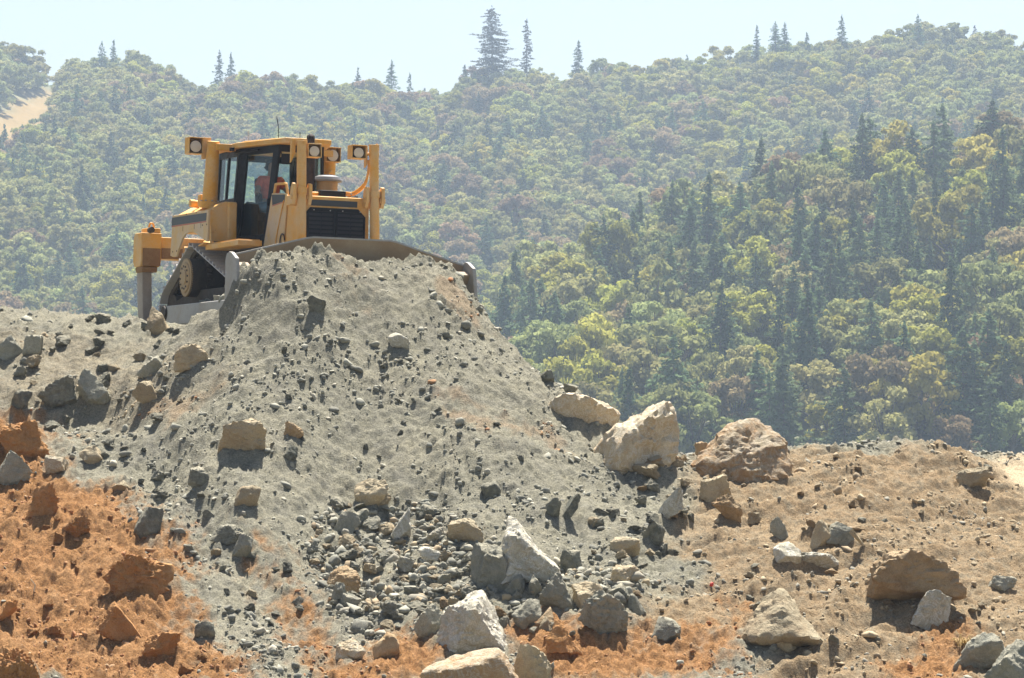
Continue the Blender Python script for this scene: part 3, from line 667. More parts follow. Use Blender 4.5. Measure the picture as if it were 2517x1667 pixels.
for (y, x, z, kd, s) in TREES:
    kind = 'conifer' if kd == 'dark' else 'broadleaf'
    place = 'nearer wooded slope at right' if (y < 720 and x > -20) else ('hazy hillside behind the bulldozer' if x < 0 else 'hazy far hillside at right')
    if cnt[kind] < (280 if kind == 'conifer' else 296):
        if abs(x) > y * .168 + 8: REST[kind].append((x, y, z - .3, s, kd)); continue
        cnt[kind] += 1
        plant(kind, PROTO[kd][trng.integers(len(PROTO[kd]))], x, y, z - .3, s, trng.uniform(0, 6.28), lab[kd].format(place),
              {'dark': 'conifers', 'grey-green': 'grey green trees', 'yellow-green': 'yellow green trees', 'russet': 'russet trees'}[kd] + ' on the ' + place)
    else: REST[kind].append((x, y, z - .3, s, kd))
# skyline trees one can tell apart
sky_t = [  # v px, top v py, height m, half width, kind, label
    (1138, 22, 27, 7.6, 'sparse', 'tallest tree on the skyline, ragged bulky conifer with drooping boughs'),
    (1218, 65, 17, 2.6, 'sparse', 'thin sparse conifer on the skyline just right of the tallest ragged tree'),
    (236, 98, 14, 2.8, 'dark', 'leftmost and tallest of three pointed firs close together on the left skyline'),
    (263, 102, 13, 2.4, 'dark', 'middle of three pointed firs close together on the left skyline'),
    (296, 112, 11, 2.0, 'dark', 'shortest of three pointed firs close together on the left skyline, beside a round oak'),
    (508, 134, 14, 2.8, 'dark', 'left one of a pair of firs on the skyline above the bulldozer cab'),
    (534, 130, 14, 2.4, 'dark', 'right one of a pair of firs on the skyline above the bulldozer cab'),
    (828, 165, 12, 2.4, 'dark', 'short fir on the skyline left of the broad dark fir near the saddle'),
    (906, 145, 22, 4.8, 'dark', 'broad dark fir standing tall on the skyline left of the saddle'),
    (948, 185, 15, 2.2, 'dark', 'slim fir close to the right side of the broad dark fir by the saddle'),
    (1075, 160, 11, 2.8, 'dark', 'small fir on the skyline just left of the tallest ragged tree'),
    (1338, 105, 13, 3.0, 'dark', 'lone pointed fir where the right hand ridge starts to climb'),
    (1750, 58, 15, 2.2, 'dark', 'slender fir on the right ridge, left of the highest clump'),
    (1793, 40, 18, 4.4, 'dark', 'highest broad fir clump on the right hand ridge'),
    (1815, 46, 17, 3.0, 'dark', 'fir leaning into the right side of the highest clump on the ridge'),
    (1866, 72, 10, 2.0, 'dark', 'low fir between the highest clump and the sharp dark fir on the right ridge'),
    (1947, 35, 15, 3.0, 'dark', 'sharp dark triangular fir on the right hand ridge'),
    (2123, 45, 12, 3.8, 'dark', 'blunt bushy conifer on the far right ridge'),
    (2254, 52, 11, 2.2, 'sparse', 'small spindly conifer on the skyline near the right edge')]
for i, (vx, vy, H, hw, kd, lb) in enumerate(sky_t):
    Y = 1205.0; p = at(vx * VS, vy * VS, Y)
    pw, gp = (.5, .12) if i == 0 else ((.6, .5) if kd == 'sparse' else (.72, .22)); hw *= 1.25
    (cv, cf), (tv, tf) = conifer(60 + i, H, hw, gp, pw)
    cm = mesh_np('skyline_crown', cv, cf); cm.materials.append(LEAF[kd]); tm = mesh_np('skyline_trunk', tv, tf, True); tm.materials.append(BARK)
    plant('conifer', (cm, tm), p[0], Y, p[2] - H * 1.01, 1.0, 0, lb, None)

def far_wood(name, pts, kinds):
    """everything beyond the trees one can tell apart: ONE object that sets out tree crowns on points"""
    me = bpy.data.meshes.new(name)
    P = np.array([(a[0], a[1], a[2]) for a in pts], np.float32)
    me.vertices.add(len(P)); me.vertices.foreach_set('co', P.ravel())
    protos = []; start = {}
    for kd in kinds:
        start[kd] = (len(protos), len(PROTO[kd])); protos += PROTO[kd]
    at1 = me.attributes.new('tree_size', 'FLOAT', 'POINT'); at1.data.foreach_set('value', np.array([a[3] for a in pts], np.float32))
    at2 = me.attributes.new('tree_kind', 'INT', 'POINT'); at2.data.foreach_set('value', np.array([start[a[4]][0] + trng.integers(start[a[4]][1]) for a in pts], np.int32))
    o = link(name, me)
    ng = bpy.data.node_groups.new(name, 'GeometryNodeTree')
    ng.interface.new_socket('Geometry', in_out='INPUT', socket_type='NodeSocketGeometry'); ng.interface.new_socket('Geometry', in_out='OUTPUT', socket_type='NodeSocketGeometry')
    N, Lk = ng.nodes, ng.links
    gi, go = N.new('NodeGroupInput'), N.new('NodeGroupOutput')
    g2i = N.new('GeometryNodeGeometryToInstance')
    found = {}
    for ob in col.objects:
        if ob.name.startswith('crown') and ob.data.name not in found: found[ob.data.name] = ob
    for cm, tm in reversed(protos):
        oi = N.new('GeometryNodeObjectInfo'); oi.inputs['Object'].default_value = found[cm.name]; oi.inputs['As Instance'].default_value = False
        Lk.new(oi.outputs['Geometry'], g2i.inputs[0])
    iop = N.new('GeometryNodeInstanceOnPoints'); iop.inputs['Pick Instance'].default_value = True
    Lk.new(gi.outputs[0], iop.inputs['Points']); Lk.new(g2i.outputs[0], iop.inputs['Instance'])
    a1 = N.new('GeometryNodeInputNamedAttribute'); a1.data_type = 'FLOAT'; a1.inputs[0].default_value = 'tree_size'
    a2 = N.new('GeometryNodeInputNamedAttribute'); a2.data_type = 'INT'; a2.inputs[0].default_value = 'tree_kind'
    Lk.new(a1.outputs[0], iop.inputs['Scale']); Lk.new(a2.outputs[0], iop.inputs['Instance Index'])
    rv = N.new('FunctionNodeRandomValue'); rv.data_type = 'FLOAT'; rv.inputs[3].default_value = 6.283
    cx = N.new('ShaderNodeCombineXYZ'); Lk.new(rv.outputs[1], cx.inputs[2]); Lk.new(cx.outputs[0], iop.inputs['Rotation'])
    Lk.new(iop.outputs[0], go.inputs[0])
    md = o.modifiers.new('set_out', 'NODES'); md.node_group = ng
    tag(o, kind='stuff')
    return o
far_wood('far_broadleaf_wood', REST['broadleaf'], ['grey-green', 'yellow-green', 'russet'])
far_wood('far_conifer_wood', REST['conifer'], ['dark'])
# ------------------------------------------------------------------ rocks
def rock_material(name, stops, dust, dustamt=.45, vein=None, lay=(.34, .31, .23)):
    k = NT(name); co = k.obj(); oi = k.n('ShaderNodeObjectInfo')
    off = k.n('ShaderNodeVectorMath', operation='ADD'); k.l(co, off.inputs[0])
    cx = k.n('ShaderNodeCombineXYZ'); k.l(k.math('MULTIPLY', oi.outputs['Random'], 40.0), cx.inputs[0]); k.l(cx.outputs[0], off.inputs[1]); co = off.outputs[0]
    big = k.noise(co, 2.6, 6, .62, .4); mid = k.noise(co, 9, 5, .65); fine = k.noise(co, 55, 3, .65)
    c = k.ramp(big, stops)
    c = k.mix(k.mapr(mid, .44, .62, 0, dustamt), c, dust)
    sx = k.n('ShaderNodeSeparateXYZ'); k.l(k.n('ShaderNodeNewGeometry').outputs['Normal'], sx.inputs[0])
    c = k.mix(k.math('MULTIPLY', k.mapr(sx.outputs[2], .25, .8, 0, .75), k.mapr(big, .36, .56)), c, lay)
    if vein:
        wv = k.noise(co, 3.5, 6, .7, 1.2)
        c = k.mix(k.mapr(k.math('ABSOLUTE', k.math('SUBTRACT', wv, .5)), .0, .035, .7, 0), c, vein)
    h = k.n('ShaderNodeHueSaturation'); k.l(c, h.inputs['Color'])
    r2 = k.n('ShaderNodeTexWhiteNoise', noise_dimensions='1D'); k.l(oi.outputs['Random'], r2.inputs['W'])
    k.l(k.math('MULTIPLY', k.mapr(fine, .3, .7, .82, 1.16), k.mapr(r2.outputs['Value'], 0, 1, .85, 1.15)), h.inputs['Value'])
    k.color(h.outputs[0]); k.rough(.9); k.b.inputs['Specular IOR Level'].default_value = .15
    b = k.bump(big, .7, .10); b = k.bump(mid, .9, .05, b); b = k.bump(fine, .7, .016, b); k.normal(b)
    return k.m
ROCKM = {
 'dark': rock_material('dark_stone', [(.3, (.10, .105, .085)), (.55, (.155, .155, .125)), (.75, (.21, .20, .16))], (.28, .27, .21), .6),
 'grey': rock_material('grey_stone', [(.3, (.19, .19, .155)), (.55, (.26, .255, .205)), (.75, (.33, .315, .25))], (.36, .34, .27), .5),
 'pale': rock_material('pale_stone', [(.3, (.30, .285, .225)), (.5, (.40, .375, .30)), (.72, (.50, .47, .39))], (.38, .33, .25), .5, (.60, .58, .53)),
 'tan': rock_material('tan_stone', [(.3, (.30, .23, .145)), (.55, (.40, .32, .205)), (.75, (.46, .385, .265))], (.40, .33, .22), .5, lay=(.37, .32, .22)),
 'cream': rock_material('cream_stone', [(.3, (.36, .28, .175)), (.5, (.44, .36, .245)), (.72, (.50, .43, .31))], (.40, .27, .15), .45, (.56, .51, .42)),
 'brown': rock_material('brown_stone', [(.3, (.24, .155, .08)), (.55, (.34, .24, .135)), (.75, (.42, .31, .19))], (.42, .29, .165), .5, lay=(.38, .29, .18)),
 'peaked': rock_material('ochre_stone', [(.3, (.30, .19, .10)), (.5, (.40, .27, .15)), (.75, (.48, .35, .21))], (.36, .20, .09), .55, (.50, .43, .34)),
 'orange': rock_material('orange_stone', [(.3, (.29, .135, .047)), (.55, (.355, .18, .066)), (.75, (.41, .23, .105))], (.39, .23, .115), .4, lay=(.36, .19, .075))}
_ico = {}
def ico(level):
    if level not in _ico:
        b = bmesh.new(); bmesh.ops.create_icosphere(b, subdivisions=level, radius=1.0)
        b.verts.ensure_lookup_table()
        _ico[level] = (np.array([v.co[:] for v in b.verts]), np.array([[v.index for v in f.verts] for f in b.faces])); b.free()
    return _ico[level]
def rock_shape(seed, dims, level=4, planes=16, sharp=16, rough=.075, taper=0.0, peak=0.0, flat=.0):
    """a broken stone: cut by random planes, then roughened. taper narrows it upwards, peak moves the top sideways"""
    r = np.random.default_rng(seed); d, f = ico(level)
    planes = max(5, int(planes * .8)); n = r.normal(size=(planes, 3)); n /= np.linalg.norm(n, axis=1)[:, None]
    n = np.concatenate([n, [[0, 0, 1], [0, 0, -1], [0, -1, 0], [1, 0, .2], [-1, 0, .2]] + r.normal(size=(5, 3)) * .30]); n /= np.linalg.norm(n, axis=1)[:, None]
    off = r.uniform(.50, .95, size=len(n)); off[planes:] = r.uniform(.8, 1.0, size=len(n) - planes); off[planes] = 1.0 - flat
    sharp = sharp * (1.7 if level >= 4 and planes > 9 else 3.0)
    q = np.maximum(d @ n.T, 1e-4) / off
    rad = (q ** sharp).sum(1) ** (-1.0 / sharp)
    p = d * rad[:, None]
    p = p / np.array([np.ptp(p[:, 0]), np.ptp(p[:, 1]), np.ptp(p[:, 2])]) * 2
    p -= (p.max(0) + p.min(0)) / 2
    if taper or peak:
        t = (p[:, 2] + 1) / 2; s = 1 - taper * t
        p[:, 0] = p[:, 0] * s + peak * t ** 1.3; p[:, 1] *= s
        p[:, 0] -= (p[:, 0].max() + p[:, 0].min()) / 2; p[:, 0] /= np.ptp(p[:, 0]) / 2
    dm = np.array(dims) / 2
    so = r.uniform(0, 50)
    nz = fbm3(p + so, 1.2, 3, .5) * rough * 1.7
    rg = np.abs(fbm3(p * np.array([1, 1, 1.5]) + so, 2.6, 4, .6)) - .3
    st_ = fbm3(p + so + 9, 1.7, 2, .5); st_ = (np.round(st_ * 4) / 4 - st_)        # broken steps
    p = p * (1 + nz + (0 if level < 4 else 1) * (rg * rough * 1.5 + st_ * rough * 1.2))[:, None]
    p /= np.ptp(p, axis=0) / 2; p -= (p.max(0) + p.min(0)) / 2
    return p * dm, f
def rock(px0, py0, px1, py1, mat, label, seed, level=4, name='boulder', cat='boulder', group=None, sink=.12, depth=.85, tilt=None, at_y=None, **kw):
    cx, cy = (px0 + px1) / 2, (py0 + py1) / 2
    h = hitf(cx, min(py1 - (py1 - py0) * sink, 1720)) if at_y is None else at(cx, cy, at_y)
    if h is None: return None
    Y = h[1]; wd = (px1 - px0) / FPX * Y; hg = (py1 - py0) / FPX * Y
    dep = depth * (wd + hg) / 2
    c = at(cx, cy + (py1 - py0) * .09, Y + dep * .10); hg *= 1.18; wd *= 1.04
    v, f = rock_shape(seed, (wd, dep, hg), level, **kw)
    smooth_ = True
    me = mesh_np(name, v, f, smooth_); me.set_sharp_from_angle(angle=R(40))
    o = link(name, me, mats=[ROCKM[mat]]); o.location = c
    tag(o, label, cat, group)
    return o
for i, (bb, mt, lb, kw) in enumerate(BOULDERS):
    clod = any(q in lb for q in ('clod', 'earth block', 'dusty orange hump'))
    rock(*V(bb), mt, lb, 1000 + i, name='earth_clod' if clod else 'boulder', cat='earth clod' if clod else 'boulder', level=kw.pop('level', 5 if bb[2] - bb[0] > 70 else 4), **({'rough': .17, 'planes': 9, **kw} if mt == 'orange' and 'peaked' not in lb else kw))

# smaller stones one can still count
def inside(poly, n, r):
    P = np.array(poly, float); lo, hi = P.min(0), P.max(0); out = []
    while len(out) < n:
        q = r.uniform(lo, hi, size=(200, 2)); ok = poly_sd(q[:, 0], q[:, 1], P) > 0
        out += list(q[ok])
    return out[:n]
SHAPES = [rock_shape(3000 + i, (1, .9, .8), 4, planes=9, sharp=22 if i % 2 else 16, rough=.10, taper=.15 * (i % 3)) for i in range(14)]
SMESH = {}
def stone_mesh(i, mt):
    if (i, mt) not in SMESH:
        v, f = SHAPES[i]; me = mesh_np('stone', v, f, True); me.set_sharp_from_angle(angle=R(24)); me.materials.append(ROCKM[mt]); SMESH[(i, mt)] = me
    return SMESH[(i, mt)]
srng = np.random.default_rng(77)
ZONES = [
 ([(740,1170),(960,1150),(1100,1230),(1110,1340),(1000,1400),(960,1480),(780,1420),(700,1330)], 100, (18, 54), [('grey',5),('dark',2),('tan',3),('pale',1)], 'loose {} stone in the rubble field below the grey slope', 'stones of the rubble field'),
 ([(1080,1360),(1480,1380),(1480,1300),(1300,1320),(1200,1400),(1330,1470),(1180,1480),(1000,1400)], 42, (20, 54), [('grey',5),('tan',3),('brown',1)], '{} stone wedged among the boulders of the rock field', 'stones among the boulders'),
 ([(560,800),(1000,760),(1200,900),(1400,1050),(1460,1180),(1100,1150),(760,1120),(640,950)], 20, (12, 28), [('dark',8),('grey',3)], '{} stone scattered on the open grey slope below the blade', 'stones on the open grey slope'),
 ([(0,740),(330,750),(480,800),(500,900),(330,1000),(200,1020),(0,960)], 30, (18, 46), [('grey',5),('dark',4),('tan',3)], '{} stone on the left slope below the crest', 'stones on the left slope'),
 ([(120,1000),(330,1010),(520,1190),(690,1330),(700,1480),(560,1420),(420,1280),(240,1120)], 34, (16, 40), [('grey',5),('dark',4),('tan',3)], '{} stone in the gully beside the orange earth', 'stones in the gully'),
 ([(0,1120),(230,1180),(400,1330),(500,1568),(0,1568)], 16, (16, 40), [('orange',6)], '{} lump of earth on the orange slope at lower left', 'orange earth lumps'),
 ([(1640,1160),(1800,1090),(2368,1080),(2368,1260),(1800,1260)], 20, (16, 40), [('tan',5),('brown',4),('grey',3)], '{} stone on the tan bank at right', 'stones on the tan bank'),
 ([(1480,1280),(2000,1300),(2368,1400),(2368,1560),(1950,1560),(1700,1400)], 20, (14, 36), [('grey',4),('tan',4),('brown',2)], '{} stone on the flatter tan ground at lower right', 'stones on the lower right ground'),
 ([(1380,1190),(1600,1180),(1700,1260),(1500,1330),(1340,1290)], 22, (16, 42), [('dark',4),('grey',4),('tan',2)], '{} stone at the right foot of the grey slope', 'stones at the right foot of the slope'),
 ([(1430,1030),(1600,1030),(1680,1100),(1650,1215),(1520,1200),(1440,1140)], 20, (24, 62), [('brown',4),('tan',4),('grey',3)], '{} rock of the broken ledge between the largest tan boulder and the peaked brown one', 'rocks of the broken ledge'),
 ([(160,735),(500,735),(520,775),(160,775)], 12, (18, 40), [('dark',4),('grey',5)], '{} stone along the crest below the bulldozer track', 'stones along the crest'),
]
AD = {'dark': 'dark', 'grey': 'grey', 'pale': 'pale', 'tan': 'tan', 'brown': 'brown', 'orange': 'orange'}
for poly, n, (s0, s1), ms, lb, gp in ZONES:
    names = sum([[m] * c for m, c in ms], [])
    for p in inside(poly, n, srng):
        s = (s0 + (s1 - s0) * srng.random() ** 2.0) * VS; mt = names[srng.integers(len(names))]
        h = hitf(p[0] * VS, p[1] * VS)
        if h is None: continue
        k_ = s / FPX * h[1]
        o = link('stone', stone_mesh(int(srng.integers(len(SHAPES))), mt)); o.scale = (k_ * srng.uniform(.8, 1.25), k_ * srng.uniform(.8, 1.2), k_ * srng.uniform(.65, 1.05))
        o.location = (h[0], h[1], gz(h[0], h[1]) + k_ * .16); o.rotation_euler = (srng.uniform(-.35, .35), srng.uniform(-.35, .35), srng.uniform(0, 6.28))
        tag(o, lb.format(AD[mt]), 'stone', gp + ', ' + AD[mt])

# gravel and crumbs nobody could count
def gravel():
    V_, F_, C_ = [], [], []; off = 0
    shp = [rock_shape(4000 + i, (1, 1, .8), 2, planes=8, sharp=40, rough=.05) for i in range(8)] 
    lo = [rock_shape(4100 + i, (1, 1, .8), 1, planes=8, sharp=40, rough=.05) for i in range(8)]
    g = np.random.default_rng(99)
    n = 30000
    x = g.uniform(-9.9, 9.9, n * 4); y = 44.8 + 17.0 * g.random(n * 4)
    fr = np.abs(x) < y * .163
    x, y = x[fr], y[fr]
    o, t, p = zones(x, y)
    cl = fbm2(x * .7, y * .7, 3, 91.0); cl2 = fbm2(x * 2.2, y * 2.2, 2, 93.0)
    rub = np.maximum(smooth(-.3, .3, poly_sd(x, y, RUB) + .3 * cl), .0)
    pr = np.clip(.16 + .45 * cl + .40 * cl2, .02, 1) * (1 - .5 * t) * (1 - .9 * p) + .55 * rub * np.clip(.6 + .8 * cl2, 0, 1)
    keep = g.random(len(x)) < pr
    lx = (x - BLX[0]) * FWD[0] + (y - BLX[1]) * FWD[1]
    keep &= ~((lx < 3.1) & (x > -8.4) & (y > 57.5) & (x < -.8))
    x, y, o, t, rub = x[keep][:n], y[keep][:n], o[keep][:n], t[keep][:n], rub[keep][:n]
    z = gz(x, y)
    s = (.012 + .062 * g.random(len(x)) ** 4.0) * (1 + 1.0 * rub * g.random(len(x))) + (g.random(len(x)) < .03) * .05
    s = np.where((g.random(len(x)) < .035 + .14 * rub), s + .03 + .09 * g.random(len(x)) ** 2, s); s *= np.where(o > .4, .75, 1)
    base = np.array([[.15, .15, .125], [.27, .265, .215], [.40, .37, .29]])[g.choice(3, len(x), p=[.5, .38, .12])]
    tanc = np.array([[.30, .22, .13], [.36, .28, .17], [.26, .24, .19]])[g.choice(3, len(x))]
    orc = np.array([[.29, .115, .035], [.35, .16, .052], [.38, .22, .10]])[g.choice(3, len(x), p=[.45, .4, .15])]
    cc = np.where((g.random(len(x)) < np.maximum(t, .25 * rub))[:, None], tanc, base); cc = np.where((g.random(len(x)) < o * .93)[:, None], orc, cc)
    for i in range(len(x)):
        v, f = (shp if s[i] > .045 else lo)[i % 8]
        a = g.uniform(0, 6.283); b = g.uniform(-.6, .6)
        ca, sa, cb, sb = math.cos(a), math.sin(a), math.cos(b), math.sin(b)
        M = np.array([[ca, -sa * cb, sa * sb], [sa, ca * cb, -ca * sb], [0, sb, cb]])
        q = (v * g.uniform(.55, 1.4, 3)) @ M.T * s[i] * 1.25 + (x[i], y[i], z[i] + s[i] * .12)
        V_.append(q); F_.append(f + off); off += len(v); C_.append(np.tile(np.r_[cc[i] * g.uniform(.8, 1.2), 1], (len(v), 1)))
    me = mesh_np('gravel', np.concatenate(V_), np.concatenate(F_), False)
    c = me.color_attributes.new('stone_colour', 'FLOAT_COLOR', 'POINT'); c.data.foreach_set('color', np.concatenate(C_).astype(np.float32).ravel())
    k = NT('gravel'); k.color(k.mix(k.mapr(k.noise(k.obj(), 60, 3), .4, .6, 0, .35), k.n('ShaderNodeVertexColor', layer_name='stone_colour').outputs[0], (.33, .30, .23))); k.rough(.92)
    tag(link('gravel', me, mats=[k.m]), kind='stuff')
RUB = wpoly([(740,1170),(960,1150),(1100,1230),(1300,1330),(1480,1290),(1500,1380),(1340,1440),(1000,1420),(960,1500),(780,1440),(700,1330)])
gravel()
# twigs, dry tuft, marker ribbon
def mb_tube(name, pts, rad, mat, label, cat):
    v, f = tube_np(pts, rad, 6); o = link(name, mesh_np(name, v, f, True), mats=[mat]); tag(o, label, cat); return o
k = NT('bleached_wood'); k.color(k.ramp(k.noise(k.obj(), 30, 3), [(.3, (.55, .48, .36)), (.7, (.70, .64, .5))])); k.rough(.8); WOOD = k.m
k = NT('red_plastic'); k.b.inputs['Base Color'].default_value = (.6, .06, .04, 1); k.rough(.5); REDP = k.m
k = NT('straw'); k.color(k.ramp(k.noise(k.obj(), 20, 3), [(.3, (.30, .20, .07)), (.7, (.48, .36, .16))])); k.rough(.85); STRAW = k.m
def stick(vx0, vy0, vx1, vy1, bend, r_, name, mat, label, cat):
    a = hitf(vx1 * VS, vy1 * VS); b = at(vx0 * VS, vy0 * VS, a[1] - .03); m = (a + b) / 2 + np.array([bend, 0, 0])
    mb_tube(name, [a - np.array([0, 0, .06]), a, m, b], [r_, r_, r_ * .8, r_ * .4], mat, label, cat)
stick(70, 1338, 78, 1368, .05, .012, 'twig', WOOD, 'bleached curved twig sticking out of orange earth at left', 'twig')
stick(212, 1565, 222, 1445, -.09, .006, 'root', WOOD, 'thin bent root rising from the lower orange earth', 'root')
a = hitf(1640 * VS, 1358 * VS)
v = np.array([[0, 0, .0], [.10, .0, .02], [.13, .03, .12], [.06, .02, .15], [.02, .0, .09], [.12, -.02, .06]]) ; 
vv = np.concatenate([v, v + [0, .012, 0]]); ff = [(0, 1, 5, 4), (4, 5, 2, 3), (10, 11, 7, 6), (9, 8, 11, 10), (0, 6, 7, 1), (2, 8, 9, 3), (1, 7, 11, 5), (5, 11, 8, 2), (4, 10, 6, 0), (3, 9, 10, 4)]
o = link('ribbon', mesh_np('ribbon', vv, np.array(ff)), mats=[REDP]); o.location = a; o.scale = (.55, .55, .55); tag(o, 'scrap of red ribbon beside dark stones on tan ground', 'ribbon')
a = hitf(2228 * VS, 1490 * VS); parts = []
for i in range(60):
    an = srng.uniform(0, 6.28); L_ = srng.uniform(.15, .34); d_ = np.array([math.cos(an) * .6, math.sin(an) * .6 - .3, srng.uniform(.1, .9)])
    p0 = a + np.array([srng.normal() * .04, srng.normal() * .04, -.02]); p1 = p0 + d_ * L_ * .6; p2 = p1 + d_ * L_ * .4 + np.array([0, 0, -.10])
    parts.append(tube_np([p0, p1, p2], [.006, .005, .002], 4))
vv, ff = join_vf(parts); tag(link('dry_grass_tuft', mesh_np('dry_grass_tuft', vv, ff), mats=[STRAW]), 'dry straw tuft hanging by a hollow near the bottom right corner', 'grass tuft')

for i, (lx_, ly_, lz_, sz_2, lb) in enumerate([(1.05, -1.72, .52, .42, 'caked dirt lump on the push arm close behind the blade end plate'), (.35, -1.66, .47, .26, 'smaller dirt lump on the push arm, nearer the track'), (1.6, -1.75, .62, .5, 'tall dirt lump packed on the push arm against the blade')]):
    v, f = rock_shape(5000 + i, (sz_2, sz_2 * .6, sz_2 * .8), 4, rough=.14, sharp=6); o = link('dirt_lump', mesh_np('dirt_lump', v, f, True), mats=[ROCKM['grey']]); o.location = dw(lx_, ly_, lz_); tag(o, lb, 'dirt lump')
for i, (lx_, ly_, sz_2) in enumerate([(-1.2, -1.25, .5), (-.6, -1.3, .42), (-.1, -1.25, .5), (-1.7, -1.4, .3), (.4, -1.2, .45)]):
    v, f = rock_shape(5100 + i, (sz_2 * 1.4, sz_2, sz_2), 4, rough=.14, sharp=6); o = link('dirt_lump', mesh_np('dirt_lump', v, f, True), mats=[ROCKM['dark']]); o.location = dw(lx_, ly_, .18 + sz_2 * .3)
    tag(o, 'dark dirt lump lying under the track between hub and push arm', 'dirt lump', 'dirt lumps under the track')
# ------------------------------------------------------------------ bulldozer materials
def paint(name, base, dust, lo=.48, hi=.68, amt=.6, rough_=.45):
    k = NT(name); co = k.obj()
    big = k.noise(co, 1.7, 6, .65); mid = k.noise(co, 9, 5, .7); fine = k.noise(co, 60, 3, .6)
    c = k.mix(k.mapr(big, lo, hi, 0, amt), base, dust)
    c = k.mix(k.mapr(mid, .5, .75, 0, .45), c, dust)
    c = k.mix(k.mapr(mid, .40, .28, 0, .35), c, (base[0] * .45, base[1] * .4, base[2] * .5))
    h = k.n('ShaderNodeHueSaturation'); k.l(c, h.inputs['Color']); k.l(k.mapr(fine, .3, .7, .92, 1.08), h.inputs['Value'])
    k.color(h.outputs[0]); k.rough(k.mapr(mid, .3, .7, rough_, min(.95, rough_ + .35)))
    k.normal(k.bump(mid, .15, .01))
    return k.m
YEL = paint('yellow_paint', (.66, .33, .055), (.60, .42, .22), .42, .62, .75)  # base and overlay paled to paint in ground bounce on the backlit side
YPALE = paint('pale_yellow_paint', (.62, .40, .16), (.56, .46, .34), .38, .6, .8, .6)
BLK = paint('black_paint', (.004, .005, .008), (.022, .02, .018), .55, .8, .3, .4)
LOUV = paint('louvre_paint', (.022, .02, .022), (.05, .045, .04), .5, .7, .5, .4)
DARKM = paint('oily_dark_metal', (.05, .04, .032), (.13, .10, .07), .45, .75, .6, .6)
SHOE = paint('worn_track_steel', (.42, .41, .40), (.46, .41, .34), .45, .7, .6, .45)
SHANK = paint('dusty_shank_steel', (.27, .23, .19), (.38, .34, .28), .42, .66, .7, .6)
STEEL = paint('scoured_steel', (.34, .33, .31), (.30, .26, .20), .48, .7, .7, .5)
MOLD = paint('blade_steel', (.30, .225, .155), (.38, .32, .24), .42, .68, .7, .6)
HUBM = paint('dusty_hub', (.42, .27, .12), (.36, .29, .2), .4, .65, .8, .8)
RUST = paint('rusty_worn_paint', (.20, .10, .035), (.30, .2, .1), .4, .65, .7, .7)
k = NT('sticker'); k.b.inputs['Base Color'].default_value = (.045, .05, .055, 1); k.rough(.5); STK = k.m
k = NT('red_line'); k.b.inputs['Base Color'].default_value = (.42, .06, .07, 1); k.rough(.5); REDL = k.m
k = NT('grey_plastic'); k.b.inputs['Base Color'].default_value = (.17, .17, .175, 1); k.rough(.45); GPL = k.m
k = NT('lamp_lens'); k.b.inputs['Base Color'].default_value = (.62, .52, .40, 1); k.rough(.25); LENS = k.m
k = NT('exhaust_rust'); k.color(k.ramp(k.noise(k.obj(), 8, 5), [(.35, (.022, .016, .014)), (.7, (.06, .04, .032))])); k.rough(.8); EXH = k.m
k = NT('seat_cloth'); k.b.inputs['Base Color'].default_value = (.025, .027, .032, 1); k.rough(.9); SEATM = k.m
k = NT('cab_glass')
gt, gg, gm = k.n('ShaderNodeBsdfTransparent'), k.n('ShaderNodeBsdfGlossy'), k.n('ShaderNodeMixShader'); fr = k.n('ShaderNodeLayerWeight'); fac_ = k.mapr(k.math('POWER', fr.outputs['Facing'], 4.0), 0, 1, .03, .5)
gt.inputs[0].default_value = (.885, .955, .955, 1); gg.inputs['Roughness'].default_value = .03
k.l(fac_, gm.inputs[0]); k.l(gt.outputs[0], gm.inputs[1]); k.l(gg.outputs[0], gm.inputs[2]); k.l(gm.outputs[0], k.out.inputs['Surface']); GLS = k.m

